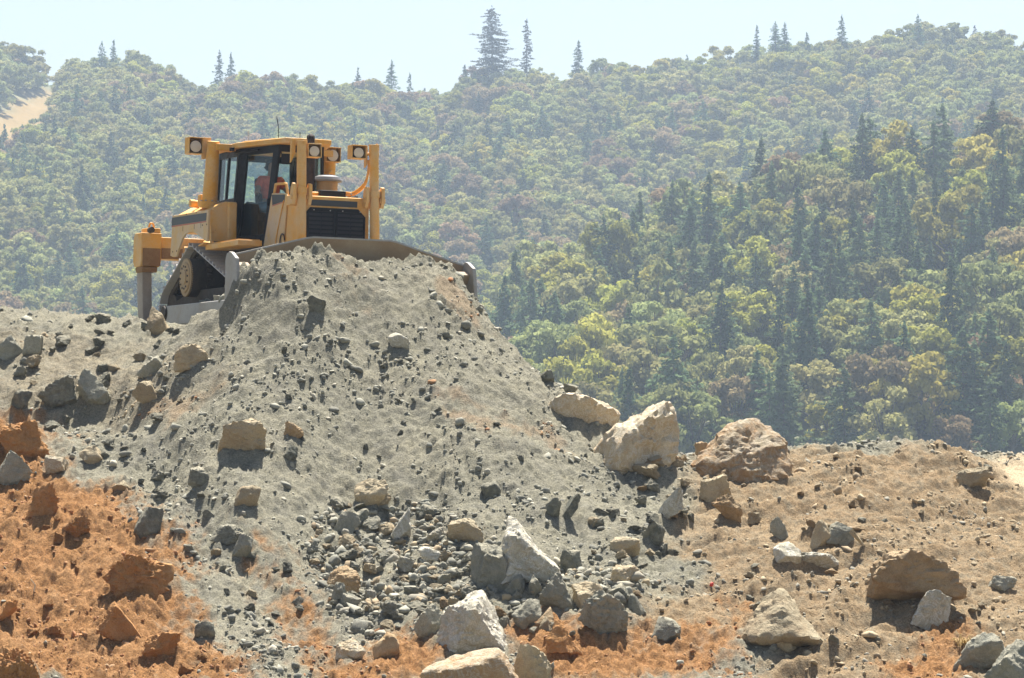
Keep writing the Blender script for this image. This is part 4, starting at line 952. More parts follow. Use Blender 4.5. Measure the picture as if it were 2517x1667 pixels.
class MB:
    def __init__(s): s.v = []; s.f = []
    def add(s, v, f):
        o = len(s.v); s.v += [tuple(map(float, p)) for p in v]; s.f += [tuple(i + o for i in q) for q in f]; return s
    def box(s, x0, x1, y0, y1, z0, z1):
        v = [(x, y, z) for x in (x0, x1) for y in (y0, y1) for z in (z0, z1)]
        return s.add(v, [(0, 1, 3, 2), (4, 6, 7, 5), (0, 4, 5, 1), (2, 3, 7, 6), (0, 2, 6, 4), (1, 5, 7, 3)])
    def prism(s, poly, ax, a, b):
        n = len(poly); g = {'x': lambda p, t: (t, p[0], p[1]), 'y': lambda p, t: (p[0], t, p[1]), 'z': lambda p, t: (p[0], p[1], t)}[ax]
        v = [g(p, a) for p in poly] + [g(p, b) for p in poly]
        return s.add(v, [tuple(range(n)), tuple(range(2 * n - 1, n - 1, -1))] + [(i, i + n, (i + 1) % n + n, (i + 1) % n) for i in range(n)])
    def cyl(s, p0, p1, r0, r1=None, seg=20):
        r1 = r0 if r1 is None else r1; p0, p1 = np.array(p0, float), np.array(p1, float); d = p1 - p0; d /= np.linalg.norm(d)
        a = np.cross(d, [.31, .9, .2]); a /= np.linalg.norm(a); b = np.cross(d, a); v = []
        for p, r_ in ((p0, r0), (p1, r1)):
            for i in range(seg):
                t = 2 * math.pi * i / seg; v.append(p + r_ * (a * math.cos(t) + b * math.sin(t)))
        return s.add(v, [tuple(range(seg - 1, -1, -1)), tuple(range(seg, 2 * seg))] + [(i, (i + 1) % seg, (i + 1) % seg + seg, i + seg) for i in range(seg)])
    def tube(s, pts, r_, seg=8):
        pts = np.array(pts, float); v, f = tube_np(pts, [r_] * len(pts), seg); n = len(pts) * seg
        return s.add(v, [tuple(q) for q in f] + [tuple(range(seg - 1, -1, -1)), tuple(range(n - seg, n))])
    def lathe(s, c, prof, seg=28):
        v = []; f = []
        for r_, z in prof:
            for i in range(seg):
                t = 2 * math.pi * i / seg; v.append((c[0] + r_ * math.cos(t), c[1] + r_ * math.sin(t), c[2] + z))
        for j in range(len(prof) - 1):
            for i in range(seg): q = (i + 1) % seg; f.append((j * seg + i, j * seg + q, (j + 1) * seg + q, (j + 1) * seg + i))
        f.append(tuple(range(seg - 1, -1, -1))); f.append(tuple(range((len(prof) - 1) * seg, len(prof) * seg)))
        return s.add(v, f)
    def build(s, name, mat, parent, bevel=.010, smooth_=None):
        me = bpy.data.meshes.new(name); me.from_pydata(s.v, [], s.f); me.validate()
        b = bmesh.new(); b.from_mesh(me); bmesh.ops.recalc_face_normals(b, faces=b.faces)
        for fc in b.faces: fc.smooth = True
        b.to_mesh(me); b.free()
        o = link(name, me, parent, [mat])
        if bevel:
            m = o.modifiers.new('edge', 'BEVEL'); m.width = bevel; m.segments = 2; m.limit_method = 'ANGLE'; m.angle_limit = R(35); m.harden_normals = True
        else:
            m = o.modifiers.new('edge', 'EDGE_SPLIT'); m.split_angle = R(35)
        return o
def spline(pts, n=6):
    pts = [np.array(p, float) for p in pts]; P = [2 * pts[0] - pts[1]] + pts + [2 * pts[-1] - pts[-2]]; out = []
    for i in range(1, len(P) - 2):
        for t in np.linspace(0, 1, n, endpoint=False):
            a, b, c, d = P[i - 1:i + 3]
            out.append(.5 * (2 * b + (c - a) * t + (2 * a - 5 * b + 4 * c - d) * t * t + (3 * b - a - 3 * c + d) * t ** 3))
    return out + [pts[-1]]

D = bpy.data.objects.new('bulldozer', None); col.objects.link(D)
mw = Matrix.Identity(4)
for i in range(3):
    for j in range(3): mw[i][j] = DM[i, j]
    mw[i][3] = DO[i]
D.matrix_world = mw
tag(D, 'yellow crawler bulldozer pushing a heap of grey dirt with its blade', 'bulldozer')

# --- hull, engine, hood
MB().box(-3.5, 1.75, -.66, .66, .55, 1.55).build('hull', DARKM, D)
hood = MB().prism([(-.34, 1.3), (.06, 2.43), (1.70, 2.40), (1.70, 1.3)], 'y', -.60, .60).build('engine_hood', YEL, D)
MB().prism([(-.30, 1.35), (.20, 2.53), (1.0, 2.47), (1.04, 2.42), (.86, 1.35)], 'y', -.635, -.602).build('side_panel', YPALE, hood)
MB().prism([(.21, 2.50), (.94, 2.455), (.91, 2.335), (.255, 2.30)], 'y', -.640, -.633).build('decal', STK, hood, 0)
MB().prism([(.255, 2.292), (.91, 2.327), (.91, 2.315), (.255, 2.278)], 'y', -.640, -.633).build('red_stripe', REDL, hood, 0)
MB().prism([(.95, 1.35), (1.15, 2.40), (1.62, 2.38), (1.62, 1.35)], 'y', -.628, -.598).build('side_panel', YEL, hood)
MB().tube(spline([(.42, -.648, 1.4), (.62, -.648, 1.85), (.90, -.648, 2.35)], 4), .011, 6).build('hose', YEL, hood, 0)
MB().tube(spline([(.78, -.65, 1.45), (.78, -.66, 1.62), (.86, -.66, 1.72), (.97, -.66, 1.70), (1.0, -.65, 1.6)], 5), .014, 6).build('hook', DARKM, hood, 0)
MB().tube(spline([(.24, -.60, 2.48), (.30, -.60, 2.66), (.36, -.60, 2.69), (.84, -.60, 2.665), (.90, -.60, 2.64), (.99, -.60, 2.44)], 5), .026).build('handrail', YEL, D, 0)
MB().prism([(-.67, .75), (-.67, 2.30), (-.60, 2.385), (.60, 2.385), (.69, 2.30), (.69, .75)], 'x', 1.62, 1.845).build('radiator_guard', YEL, D, .02)
badge = MB().prism([(-.47, 2.205), (-.47, 2.315), (.45, 2.315), (.45, 2.205)], 'x', 1.846, 1.858).build('badge_plate', STK, D, .004)
gr = MB().prism([(-.555, 1.2), (-.555, 2.085), (-.475, 2.175), (.47, 2.175), (.615, 2.03), (.615, 1.2)], 'x', 1.846, 1.862).build('grille', BLK, D, .004)
for y0, y1, cut in ((-.535, .005, -1), (.03, .595, 1)):
    fr_ = MB()
    zt = 2.15
    fr_.box(1.863, 1.892, y0, y0 + .03, 1.22, zt - (.09 if cut < 0 else 0)); fr_.box(1.863, 1.892, y1 - .03, y1, 1.22, zt - (.13 if cut > 0 else 0))
    fr_.box(1.863, 1.892, y0 + (.09 if cut < 0 else 0), y1 - (.14 if cut > 0 else 0), zt - .05, zt)
    fr_.box(1.864, 1.885, (y0 + y1) / 2 - .008, (y0 + y1) / 2 + .008, 1.22, zt - .05)
    dr = fr_.build('grille_door', BLK, gr, .004)
    for i in range(11):
        z = 1.24 + i * .078; ya = y0 + .031; yb = y1 - .031
        MB().prism([(1.866, z + .052), (1.888, z + .012), (1.888, z), (1.866, z + .040)], 'y', ya, yb).build('louvre', LOUV, dr, 0)
    for yy in (y0 + .12, y1 - .1):
        MB().cyl((1.892, yy, 2.125), (1.900, yy, 2.125), .012, seg=10).build('bolt', STEEL, dr, 0)
MB().lathe((.86, .22, 2.40), [(.20, 0), (.20, .30), (.19, .36)]).build('precleaner_bowl', HUBM, D, 0)
MB().lathe((.86, .22, 2.74), [(.19, 0), (.275, .0), (.28, .03), (.25, .085), (.17, .115), (.165, .125), (.02, .13)]).build('precleaner_cap', GPL, D, 0)
MB().box(1.18, 1.55, -.17, .34, 2.405, 2.525).build('hood_box', BLK, D)
MB().tube([(1.45, -.55, 2.46), (1.45, -.18, 2.46)], .035).build('pipe', YEL, D, 0)
for q in (0, .045): MB().tube(spline([(1.48, .345, 2.46 + q), (1.52, .50, 2.47 + q), (1.75, .62, 2.62 + q), (1.84, .66, 2.90), (1.84, .66, 3.1)], 6), .022).build('hose', YEL, D, 0)
MB().tube(spline([(1.2, .45, 2.42), (1.35, .52, 2.45), (1.5, .48, 2.42), (1.6, .56, 2.43)], 4), .012, 6).build('cable', BLK, D, 0)
ex = MB().lathe((.90, -.13, 2.35), [(.085, 0), (.085, .95), (.075, 1.1)]).build('exhaust_stack', EXH, D, 0)
MB().tube(spline([(.90, -.13, 3.4), (.90, -.13, 3.50), (.87, -.12, 3.555), (.78, -.11, 3.56)], 5), .066, 12).build('elbow', EXH, ex, 0)

# --- lift cylinders with brackets and work lamps
def lamp(parent, cx, y0, y1, z0, z1, depth=.24, name='work_lamp'):
    t = .016
    bx = MB(); x1 = cx; x0 = cx - depth
    bx.box(x0, x0 + t, y0, y1, z0, z1); bx.box(x0 + t, x1 + .03, y0, y1, z1 - t, z1); bx.box(x0 + t, x1, y0, y1, z0, z0 + t)
    bx.box(x0 + t, x1, y0, y0 + t, z0 + t, z1 - t); bx.box(x0 + t, x1, y1 - t, y1, z0 + t, z1 - t)
    o = bx.build(name, YEL, parent, .004)
    cy, cz = (y0 + y1) / 2, (z0 + z1) / 2 - .015; r_ = min(y1 - y0, z1 - z0) * .43
    h = MB().cyl((x0 + .05, cy, cz), (x1 - .035, cy, cz), r_ * .7, r_, 24).build('reflector', BLK, o, 0)
    ln = MB().lathe((0, 0, 0), [(r_ * .92, 0), (r_ * .88, .012), (r_ * .5, .022), (.01, .026)], 24).build('lens', LENS, o, 0)
    ln.rotation_euler = (0, R(90), 0); ln.location = (x1 - .034, cy, cz)
    return o
for sgn in (-1, 1):
    yb, yt = (-.665, -.705) if sgn < 0 else (.785, .715)
    lc = MB().cyl((1.98, yb, .9), (1.95, yt, 3.36), .088, seg=28).build('lift_cylinder', YEL, D, .006)
    yc = yb + (yt - yb) * .63
    MB().cyl((1.955, yc, 2.40), (1.95, yc, 2.52), .108, .112, 28).build('trunnion_ring', YEL, lc, .01)
    MB().cyl((1.951, yt, 3.35), (1.951, yt, 3.375), .096, seg=28).build('end_cap', YEL, lc, .004)
    for q in (-1, 1):
        yy = yc + q * .155
        MB().prism([(1.86, 2.22), (1.84, 2.32), (1.88, 2.52), (1.95, 2.60), (2.03, 2.58), (2.04, 2.36), (1.98, 2.20)], 'y', yy - .035, yy + .035).build('trunnion_bracket', YEL, lc, .015)
        MB().cyl((1.96, yy - .055, 2.34), (1.96, yy + .055, 2.34), .045, seg=14).build('pin', YEL, lc, .004)
    MB().box(1.60, 1.85, yc - .17, yc + .17, 2.20, 2.38).build('bracket_base', YEL, lc, .015)
    MB().prism([(yt - .165, 3.41), (yt - .085, 3.425), (yt - .09, 3.15), (yt - .17, 2.97)] if sgn < 0 else [(yt - .13, 3.36), (yt - .09, 3.36), (yt - .09, 3.02), (yt - .13, 2.95)], 'x', 1.80, 1.88).build('hose_shield', YEL, lc, .004)
    MB().prism([(yt + .09, 3.41), (yt + .135, 3.39), (yt + .135, 3.10), (yt + .10, 3.02)], 'x', 1.80, 1.88).build('hose_shield', YEL, lc, .004)
    MB().tube([(1.85, yt + .02, 3.2), (1.86, yc + .03, 2.5)], .02, 8).build('hose', DARKM, lc, 0)
    if sgn < 0: lamp(lc, 1.98, -.585, -.315, 3.085, 3.335)
    else: lamp(lc, 1.98, .275, .565, 3.105, 3.355)
    MB().tube([(1.88, (-.60 if sgn < 0 else .56), 3.2), (1.90, yt, 3.22)], .03).build('lamp_arm', YEL, lc, 0)

# --- cab
A0, B0, C0 = (-2.5, -.86), (-1.44, -.86), (-.20, -.56)
A1, B1, C1_ = (-2.45, -.79), (-1.24, -.79), (.05, -.45)
Z0, Z1 = 1.60, 3.47
def P3(p, z): return np.array([p[0], p[1], z])
def mir(p): return (p[0], -p[1])
def patch(a0, b0, b1, a1): return lambda u, v: (a0 * (1 - u) + b0 * u) * (1 - v) + (a1 * (1 - u) + b1 * u) * v
def frame(pf, holes, th=.05, z0=0.0, z1=1.0):
    """a wall with window openings: list of (u0,u1,v0,v1), side by side"""
    mb = MB(); n = np.cross(pf(1, 0) - pf(0, 0), pf(0, 1) - pf(0, 0)); n /= np.linalg.norm(n)
    def slab(u0, u1, v0, v1):
        q = [pf(u0, v0), pf(u1, v0), pf(u1, v1), pf(u0, v1)]; q2 = [p - n * th for p in q]
        mb.add(q + q2, [(0, 1, 2, 3), (7, 6, 5, 4), (0, 4, 5, 1), (1, 5, 6, 2), (2, 6, 7, 3), (3, 7, 4, 0)])
    u = 0.0
    for (u0, u1, v0, v1) in holes:
        slab(u, u0, z0, z1); slab(u0, u1, z0, v0); slab(u0, u1, v1, z1); u = u1
    slab(u, 1, z0, z1)
    return mb, n
def pane(pf, n, h, inset=.02):
    u0, u1, v0, v1 = h
    q = [pf(u0, v0) - n * inset, pf(u1, v0) - n * inset, pf(u1, v1) - n * inset, pf(u0, v1) - n * inset]; q2 = [p - n * .006 for p in q]
    return MB().add(q + q2, [(0, 1, 2, 3), (7, 6, 5, 4), (0, 4, 5, 1), (1, 5, 6, 2), (2, 6, 7, 3), (3, 7, 4, 0)])
cab = MB().box(-2.45, -.25, -.80, .80, 1.45, 1.62).build('cab_floor', DARKM, D)
for side in (-1, 1):
    m_ = (lambda p: p) if side < 0 else mir
    a0, b0, c0, a1, b1, c1 = P3(m_(A0), Z0), P3(m_(B0), Z0), P3(m_(C0), Z0), P3(m_(A1), Z1), P3(m_(B1), Z1), P3(m_(C1_), Z1)
    pf = patch(a0, b0, b1, a1) if side < 0 else patch(b0, a0, a1, b1)
    hs = [(.06, .44, .50, .93), (.50, .90, .50, .93)] if side < 0 else [(.08, .92, .48, .93)]
    mb, n = frame(pf, hs); wl_ = mb.build('cab_side', BLK, D, .006)
    for h in hs: pane(pf, n, h).build('window', GLS, wl_, 0)
    pf = patch(b0, c0, c1, b1) if side < 0 else patch(c0, b0, b1, c1)
    h = (.20, .86, .10, .925) if side < 0 else (.14, .80, .08, .93)
    mb, n = frame(pf, [h], .055); dr = mb.build('door', BLK, D, .006); pane(pf, n, h).build('window', GLS, dr, 0)
    q = pf(.91, .42) + n * .02 if side < 0 else pf(.09, .42) + n * .02
    MB().box(q[0] - .02, q[0] + .02, q[1] - .02, q[1] + .02, q[2] - .07, q[2] + .07).build('handle', BLK, dr, .004)
    if side < 0:
        q0, q1 = pf(.06, .30) + n * .05, pf(.06, .93) + n * .05
        MB().tube([q0 - n * .04, q0, q1, q1 - n * .04], .014, 8).build('grab_rail', BLK, dr, 0)
pf = patch(P3(C0, Z0), P3(mir(C0), Z0), P3(mir(C1_), Z1), P3(C1_, Z1)); h = (.05, .95, .48, .93)
mb, n = frame(pf, [h]); ws = mb.build('windshield_frame', BLK, D, .006); pane(pf, n, h).build('window', GLS, ws, 0)
MB().tube([pf(.3, .5) + n * .03, pf(.36, .62) + n * .05, pf(.40, .84) + n * .03], .009, 6).build('wiper', BLK, ws, 0)
pf = patch(P3(mir(A0), Z0), P3(A0, Z0), P3(A1, Z1), P3(mir(A1), Z1)); h = (.08, .92, .42, .93)
mb, n = frame(pf, [h]); rw = mb.build('rear_wall', BLK, D, .006); pane(pf, n, h).build('window', GLS, rw, 0)
roof = MB().prism([(-2.55, -.86), (-1.15, -.90), (.42, -.46), (.48, 0), (.42, .46), (-1.15, .90), (-2.55, .86)], 'z', 3.475, 3.575).build('roof', YEL, D, .018)
MB().prism([(-2.2, -.70), (-1.1, -.74), (-.15, -.40), (-.15, .40), (-1.1, .74), (-2.2, .70)], 'z', 3.576, 3.615).build('roof_cap', YEL, roof, .014)
MB().box(-1.33, -1.22, -.97, -.90, 3.42, 3.49).build('marker_lamp', BLK, roof, .006)
MB().tube([(-1.35, -.84, 3.40), (-.85, -.74, 3.395), (-.55, -.66, 3.41)], .022, 8).build('rain_rail', BLK, roof, 0)
MB().tube([(-.9, -.13, 3.6), (-.9, -.13, 3.68), (-.9, -.135, 3.9), (-.9, -.175, 4.1)], .008, 6).build('antenna', BLK, roof, 0)
MB().tube([(-.5, .16, 3.57), (-.5, .16, 3.79)], .008, 6).build('antenna', BLK, roof, 0)
MB().tube([(-1.6, -.5, 3.57), (-1.6, -.5, 3.86)], .006, 6).build('antenna', STEEL, roof, 0)
mi = MB().box(.06, .10, -.42, -.20, 3.10, 3.30).build('mirror', BLK, D, .03); MB().tube([(.05, -.40, 3.28), (.0, -.42, 3.44)], .012, 6).build('mirror_arm', BLK, mi, 0)

# --- seat, console
st = MB().box(-1.46, -.95, -.38, .06, 2.08, 2.26).build('seat', SEATM, D, .05)
MB().prism([(-1.50, 2.2), (-1.64, 2.93), (-1.53, 2.97), (-1.38, 2.24)], 'y', -.36, .06).build('backrest', SEATM, st, .05)
MB().box(-1.45, -1.0, -.34, .02, 1.62, 2.08).build('pedestal', DARKM, st, .02)
MB().prism([(-1.6, 1.62), (-1.6, 2.30), (-1.2, 2.46), (-.95, 2.42), (-.88, 1.62)], 'y', -.66, -.50).build('control_console', SEATM, D, .03)
MB().prism([(-1.75, 1.62), (-1.75, 2.42), (-1.05, 2.46), (-.95, 1.62)], 'y', .40, .62).build('control_console', SEATM, D, .03)
MB().prism([(-.62, 1.62), (-.50, 2.40), (-.30, 2.52), (-.16, 2.48), (-.28, 1.62)], 'y', -.34, .34).build('dashboard', SEATM, D, .03)
MB().tube(spline([(-1.05, -.5, 2.42), (-1.02, -.48, 2.52), (-1.0, -.46, 2.58)], 3), .022).build('joystick', BLK, D, 0)

# --- ROPS posts with rear lamps
for sgn in (-1, 1):
    y = 1.2 * sgn
    po = MB().cyl((-1.76, y, 2.44), (-1.60, y, 3.62), .150, .118, 28).build('rops_post', YEL, D, .008)
    MB().cyl((-1.77, y, 2.34), (-1.76, y, 2.47), .185, seg=24).build('post_foot', YEL, po, .008)
    for i in range(8):
        a = i * math.pi / 4; MB().cyl((-1.765 + .165 * math.cos(a), y + .165 * math.sin(a), 2.47), (-1.765 + .165 * math.cos(a), y + .165 * math.sin(a), 2.49), .018, seg=8).build('bolt', STEEL, po, 0)
    MB().box(-1.74, -1.42, min(y, sgn * .80), max(y, sgn * .80), 3.44, 3.565).build('cross_beam', YEL, po, .012)
    if sgn < 0:
        MB().prism([(-1.36, 3.70), (-1.20, 3.70), (-1.25, 3.30), (-1.38, 3.27)], 'x', -1.80, -1.74).build('lamp_bracket', YEL, po, .006)
        lamp(po, -1.70, -1.66, -1.37, 3.37, 3.69, .26)
    else:
        MB().prism([(1.06, 3.64), (1.3, 3.64), (1.3, 3.30), (1.16, 3.2)], 'x', -1.72, -1.68).build('lamp_bracket', YEL, po, .006)
        lamp(po, -1.45, 1.05, 1.37, 3.34, 3.63, .22)
        MB().tube(spline([(-1.5, 1.08, 2.7), (-1.42, 1.10, 3.05), (-1.42, 1.16, 3.15), (-1.5, 1.2, 3.0)], 5), .025).build('grab_rail', YEL, po, 0)
MB().box(-2.2, -2.0, -1.30, -1.10, 2.38, 2.62).build('filler_block', YEL, D, .02)
for q in ((-2.55, -1.2), (-2.42, -1.33)): MB().cyl((q[0], q[1] - .05, 2.47), (q[0], q[1] + .05, 2.47), .075, seg=18).build('filler_cap', YEL, D, .01)

# --- fuel and hydraulic tanks (fenders)
ARCH = [(-1.11, 1.65), (-1.19, 1.66), (-1.70, 1.82), (-1.95, 1.875), (-2.12, 1.89), (-2.3, 1.885), (-2.46, 1.86), (-2.62, 1.79), (-2.75, 1.69), (-2.98, 1.45), (-3.2, 1.455), (-3.36, 1.49)]
for sgn in (-1, 1):
    tk = MB().prism([(-3.26, 2.27), (-1.07, 2.26)] + ARCH, 'y', sgn * 1.45, sgn * 1.41).build('tank_side', YPALE if sgn < 0 else YEL, D, .006)
    body = MB().prism([(sgn * 1.408, 1.92), (sgn * 1.408, 2.255), (sgn * 1.10, 2.43), (sgn * .88, 2.43), (sgn * .88, 1.92)], 'x', -3.24, -1.09).build('tank', YEL, tk, .015)
    MB().prism([(sgn * 1.408, 1.66), (sgn * 1.408, 2.25), (sgn * 1.12, 2.42), (sgn * .88, 2.42), (sgn * .88, 1.66)], 'x', -1.12, -1.085).build('tank_front', YEL, tk, .006)
    MB().box(-1.12, -.98, min(sgn * .90, sgn * 1.08), max(sgn * .90, sgn * 1.08), 1.66, 2.42).build('tank_corner', YEL, tk, .03)
    if sgn < 0:
        MB().prism([(-3.285, 2.232), (-1.175, 2.205), (-1.195, 2.055), (-3.30, 2.075)], 'y', -1.456, -1.449).build('decal', STK, tk, 0)
        MB().prism([(-3.30, 2.066), (-1.195, 2.046), (-1.195, 2.030), (-3.30, 2.050)], 'y', -1.456, -1.449).build('red_stripe', REDL, tk, 0)
        for x, z in ((-3.2, 1.56), (-2.95, 1.56), (-1.4, 1.98), (-1.15, 1.98), (-2.4, 2.25), (-1.8, 2.25)):
            MB().cyl((x, -1.457, z), (x, -1.449, z), .016, seg=8).build('bolt', DARKM, tk, 0)
        MB().cyl((-1.086, -1.34, 2.20), (-1.065, -1.34, 2.20), .038, seg=16).build('latch', YEL, tk, .004)
        MB().tube(spline([(-2.2, -1.15, 2.44), (-2.0, -1.2, 2.46), (-1.8, -1.12, 2.47), (-1.6, -1.2, 2.45)], 4), .03, 8).build('hose', HUBM, tk, 0)
        MB().tube([(-1.06, -1.40, 1.95), (-1.02, -1.40, 1.62)], .022, 8).build('grab_rail', YEL, tk, 0)
    for x_ in (-2.6, -1.9, -1.5): MB().box(x_ - .004, x_ + .004, sgn * 1.4505 - .004, sgn * 1.4505 + .004, 1.93, 2.03).build('seam', DARKM, tk, 0)
    stp = MB().box(-1.30, .60, min(sgn * .95, sgn * 1.42), max(sgn * .95, sgn * 1.42), 1.50, 1.60).build('footboard', YEL, D, .008)
    gt_ = MB()
    for i in range(46): gt_.box(-1.28 + i * .04, -1.265 + i * .04, min(sgn * .97, sgn * 1.41), max(sgn * .97, sgn * 1.41), 1.601, 1.622)
    gt_.build('tread', YEL, stp, 0)
    if sgn < 0: MB().prism([(-1.50, 1.60), (-1.2, 1.64), (-1.18, 1.60), (-1.48, 1.575)], 'y', -1.50, -1.30).build('step_bar', YEL, stp, .006)

# --- tracks
def track_path():
    pts = []
    for cx_, cz_, r_ in ((-2.42, 1.12, .50), (-3.85, .46, .40), (.12, .42, .36)):
        a = np.linspace(0, 2 * math.pi, 120); pts.append(np.c_[cx_ + r_ * np.cos(a), cz_ + r_ * np.sin(a)])
    P = np.concatenate(pts); P = P[np.lexsort((P[:, 1], P[:, 0]))]
    def half(Q):
        h = []
        for p in Q:
            while len(h) >= 2 and np.cross(h[-1] - h[-2], p - h[-2]) <= 0: h.pop()
            h.append(p)
        return h[:-1]
    H = np.array(half(P) + half(P[::-1]))
    L_ = np.r_[0, np.cumsum(np.linalg.norm(np.diff(np.r_[H, H[:1]], axis=0), axis=1))]; H = np.r_[H, H[:1]]
    n = int(L_[-1] / .213); s = np.linspace(0, L_[-1], n, endpoint=False)
    Q = np.c_[np.interp(s, L_, H[:, 0]), np.interp(s, L_, H[:, 1])]
    t = np.roll(Q, -1, 0) - np.roll(Q, 1, 0); t /= np.linalg.norm(t, axis=1)[:, None]
    return Q, t, L_[-1] / n
TQ, TT, PITCH = track_path()
for sgn in (-1, 1):
    yo, yi = sgn * 1.36, sgn * .80
    # roller frame, wheels
    tf_ = MB().prism([(-3.6, .32), (-3.6, .62), (-2.6, .78), (-.5, .78), (-.1, .62), (-.1, .32)], 'y', sgn * .95, sgn * 1.22).build('track_frame', DARKM, D, .02)
    for x in np.linspace(-3.2, -.35, 8): MB().cyl((x, sgn * .90, .26), (x, sgn * 1.27, .26), .13, seg=18).build('roller', DARKM, tf_, .01)
    for x, nm in ((-3.85, 'idler'), (.12, 'idler')): MB().cyl((x, sgn * .95, .44), (x, sgn * 1.22, .44), .31, seg=36).build(nm, DARKM, tf_, .015)
    sp = MB().cyl((-2.42, sgn * .70, 1.02), (-2.42, sgn * 1.40, 1.02), .375, seg=48).build('final_drive', DARKM, D, .012)
    teeth = []
    for i in range(54):
        a0 = 2 * math.pi * i / 54
        for da, r_ in ((0, .345), (.03, .375), (.075, .375), (.10, .345)): teeth.append((-2.42 + r_ * math.cos(a0 + da), 1.02 + r_ * math.sin(a0 + da)))
    MB().prism(teeth, 'y', sgn * 1.402, sgn * 1.435).build('hub_rim', HUBM, sp, 0)
    MB().cyl((-2.42, sgn * 1.436, 1.02), (-2.42, sgn * 1.462, 1.02), .30, .285, 40).build('hub_cover', HUBM, sp, .006)
    MB().cyl((-2.42, sgn * 1.463, 1.02), (-2.42, sgn * 1.485, 1.02), .15, .14, 32).build('hub_boss', HUBM, sp, .006)
    for i in range(12):
        a = i * math.pi / 6 + .1; MB().cyl((-2.42 + .22 * math.cos(a), sgn * 1.463, 1.02 + .22 * math.sin(a)), (-2.42 + .22 * math.cos(a), sgn * 1.478, 1.02 + .22 * math.sin(a)), .02, seg=8).build('bolt', DARKM, sp, 0)
    spr = []
    for i in range(24):
        a0 = 2 * math.pi * i / 24
        for da, r_ in ((0, .36), (.05, .47), (.15, .47), (.21, .36)): spr.append((-2.42 + r_ * math.cos(a0 + da), 1.12 + r_ * math.sin(a0 + da)))
    MB().prism(spr, 'y', sgn * 1.04, sgn * 1.12).build('sprocket', DARKM, sp, .006)
    tr = MB()
    for i in range(len(TQ)):
        p, t = TQ[i], TT[i]; n = np.array([t[1], -t[0]])
        for yy in (sgn * 1.0, sgn * 1.17):
            a = p - t * PITCH * .52; b = p + t * PITCH * .52
            tr.prism([a, b, b - n * .11, a - n * .11], 'y', yy - .03, yy + .03)
    tk = tr.build('track', DARKM, D, 0)
    prof = [(-.104, 0), (.104, 0), (.104, .022), (-.04, .026), (-.055, .085), (-.082, .085), (-.092, .026), (-.104, .022)]
    for i in range(len(TQ)):
        p, t = TQ[i], TT[i]; n = np.array([t[1], -t[0]])
        q = [p + t * u + n * v_ for u, v_ in prof]
        MB().prism(q, 'y', yo, yi).build('track_shoe', SHOE, tk, .006)

# --- blade, push arms
BY = np.linspace(-2.25, 2.25, 37)
def blade_top(y): return 1.54 - np.clip(abs(y) - .80, 0, 9) * .262
def blade_x(y, z): return 2.80 - .34 * math.sin(math.pi * min(max(z, 0), 1.54) / 1.54) ** .9 + max(0, abs(y) - .8) * .075
mb = MB(); NZ = 14; vv = []
for sft in (0, -.07):
    for y in BY:
        for j in range(NZ + 1):
            z = -.12 + (blade_top(y) + .12) * j / NZ; vv.append((blade_x(y, z) + sft, y, z - .0))
ff = []; W_ = NZ + 1; n1 = len(BY) * W_
for i in range(len(BY) - 1):
    for j in range(NZ):
        a = i * W_ + j; ff += [(a, a + W_, a + W_ + 1, a + 1), (a + n1, a + 1 + n1, a + W_ + 1 + n1, a + W_ + n1)]
    a = i * W_ + NZ; ff.append((a, a + W_, a + W_ + n1, a + n1)); a = i * W_; ff.append((a, a + n1, a + W_ + n1, a + W_))
for i in (0, len(BY) - 1):
    for j in range(NZ): a = i * W_ + j; ff.append((a, a + 1, a + 1 + n1, a + n1))
mb.add(vv, ff); bl = mb.build('blade', MOLD, D, 0)
lip = MB()
for y0, y1 in zip(BY[:-1], BY[1:]):
    z0, z1 = blade_top(y0), blade_top(y1); x0, x1 = blade_x(y0, z0), blade_x(y1, z1)
    lip.add([(x0 - .10, y0, z0 + .001), (x0 + .012, y0, z0 + .001), (x0 + .012, y0, z0 + .032), (x0 - .10, y0, z0 + .032),
             (x1 - .10, y1, z1 + .001), (x1 + .012, y1, z1 + .001), (x1 + .012, y1, z1 + .032), (x1 - .10, y1, z1 + .032)],
            [(0, 4, 5, 1), (1, 5, 6, 2), (2, 6, 7, 3), (3, 7, 4, 0)] + ([(0, 1, 2, 3)] if y0 == BY[0] else []) + ([(4, 7, 6, 5)] if y1 == BY[-1] else []))
lip.build('top_edge', STEEL, bl, 0)
for sgn in (-1, 1):
    MB().prism([(2.55, -.1), (2.53, 1.10), (2.60, 1.20), (2.74, 1.235), (2.84, 1.22), (3.1, 1.10), (3.25, .45), (2.99, -.1)], 'y', sgn * 2.255, sgn * 2.325).build('end_plate', STEEL, bl, .012)
    MB().prism([(2.83, 1.05), (3.0, .98), (2.84, .78)], 'y', sgn * 2.0, sgn * 2.254).build('corner_gusset', MOLD, bl, .006)
    pa = MB().box(-2.35, 2.50, min(sgn * 1.62, sgn * 1.90), max(sgn * 1.62, sgn * 1.90), .06, .44).build('push_arm', STEEL, D, .02)
    MB().cyl((-2.2, sgn * 1.2, .30), (-2.2, sgn * 1.95, .30), .14, seg=20).build('trunnion', DARKM, pa, .01)
    MB().prism([(1.2, .441), (2.35, .441), (2.45, 1.0), (2.2, .85), (1.9, .55)], 'y', sgn * 1.70, sgn * 1.82).build('arm_gusset', HUBM, pa, .02)
    MB().cyl((1.35, sgn * 1.60, .50), (2.42, sgn * 1.35, 1.05), .085, seg=18).build('tilt_brace', YEL, pa, .01)
    MB().cyl((1.7, sgn * 1.52, .68), (2.1, sgn * 1.425, .885), .125, seg=18).build('tilt_cylinder', HUBM, pa, .01)

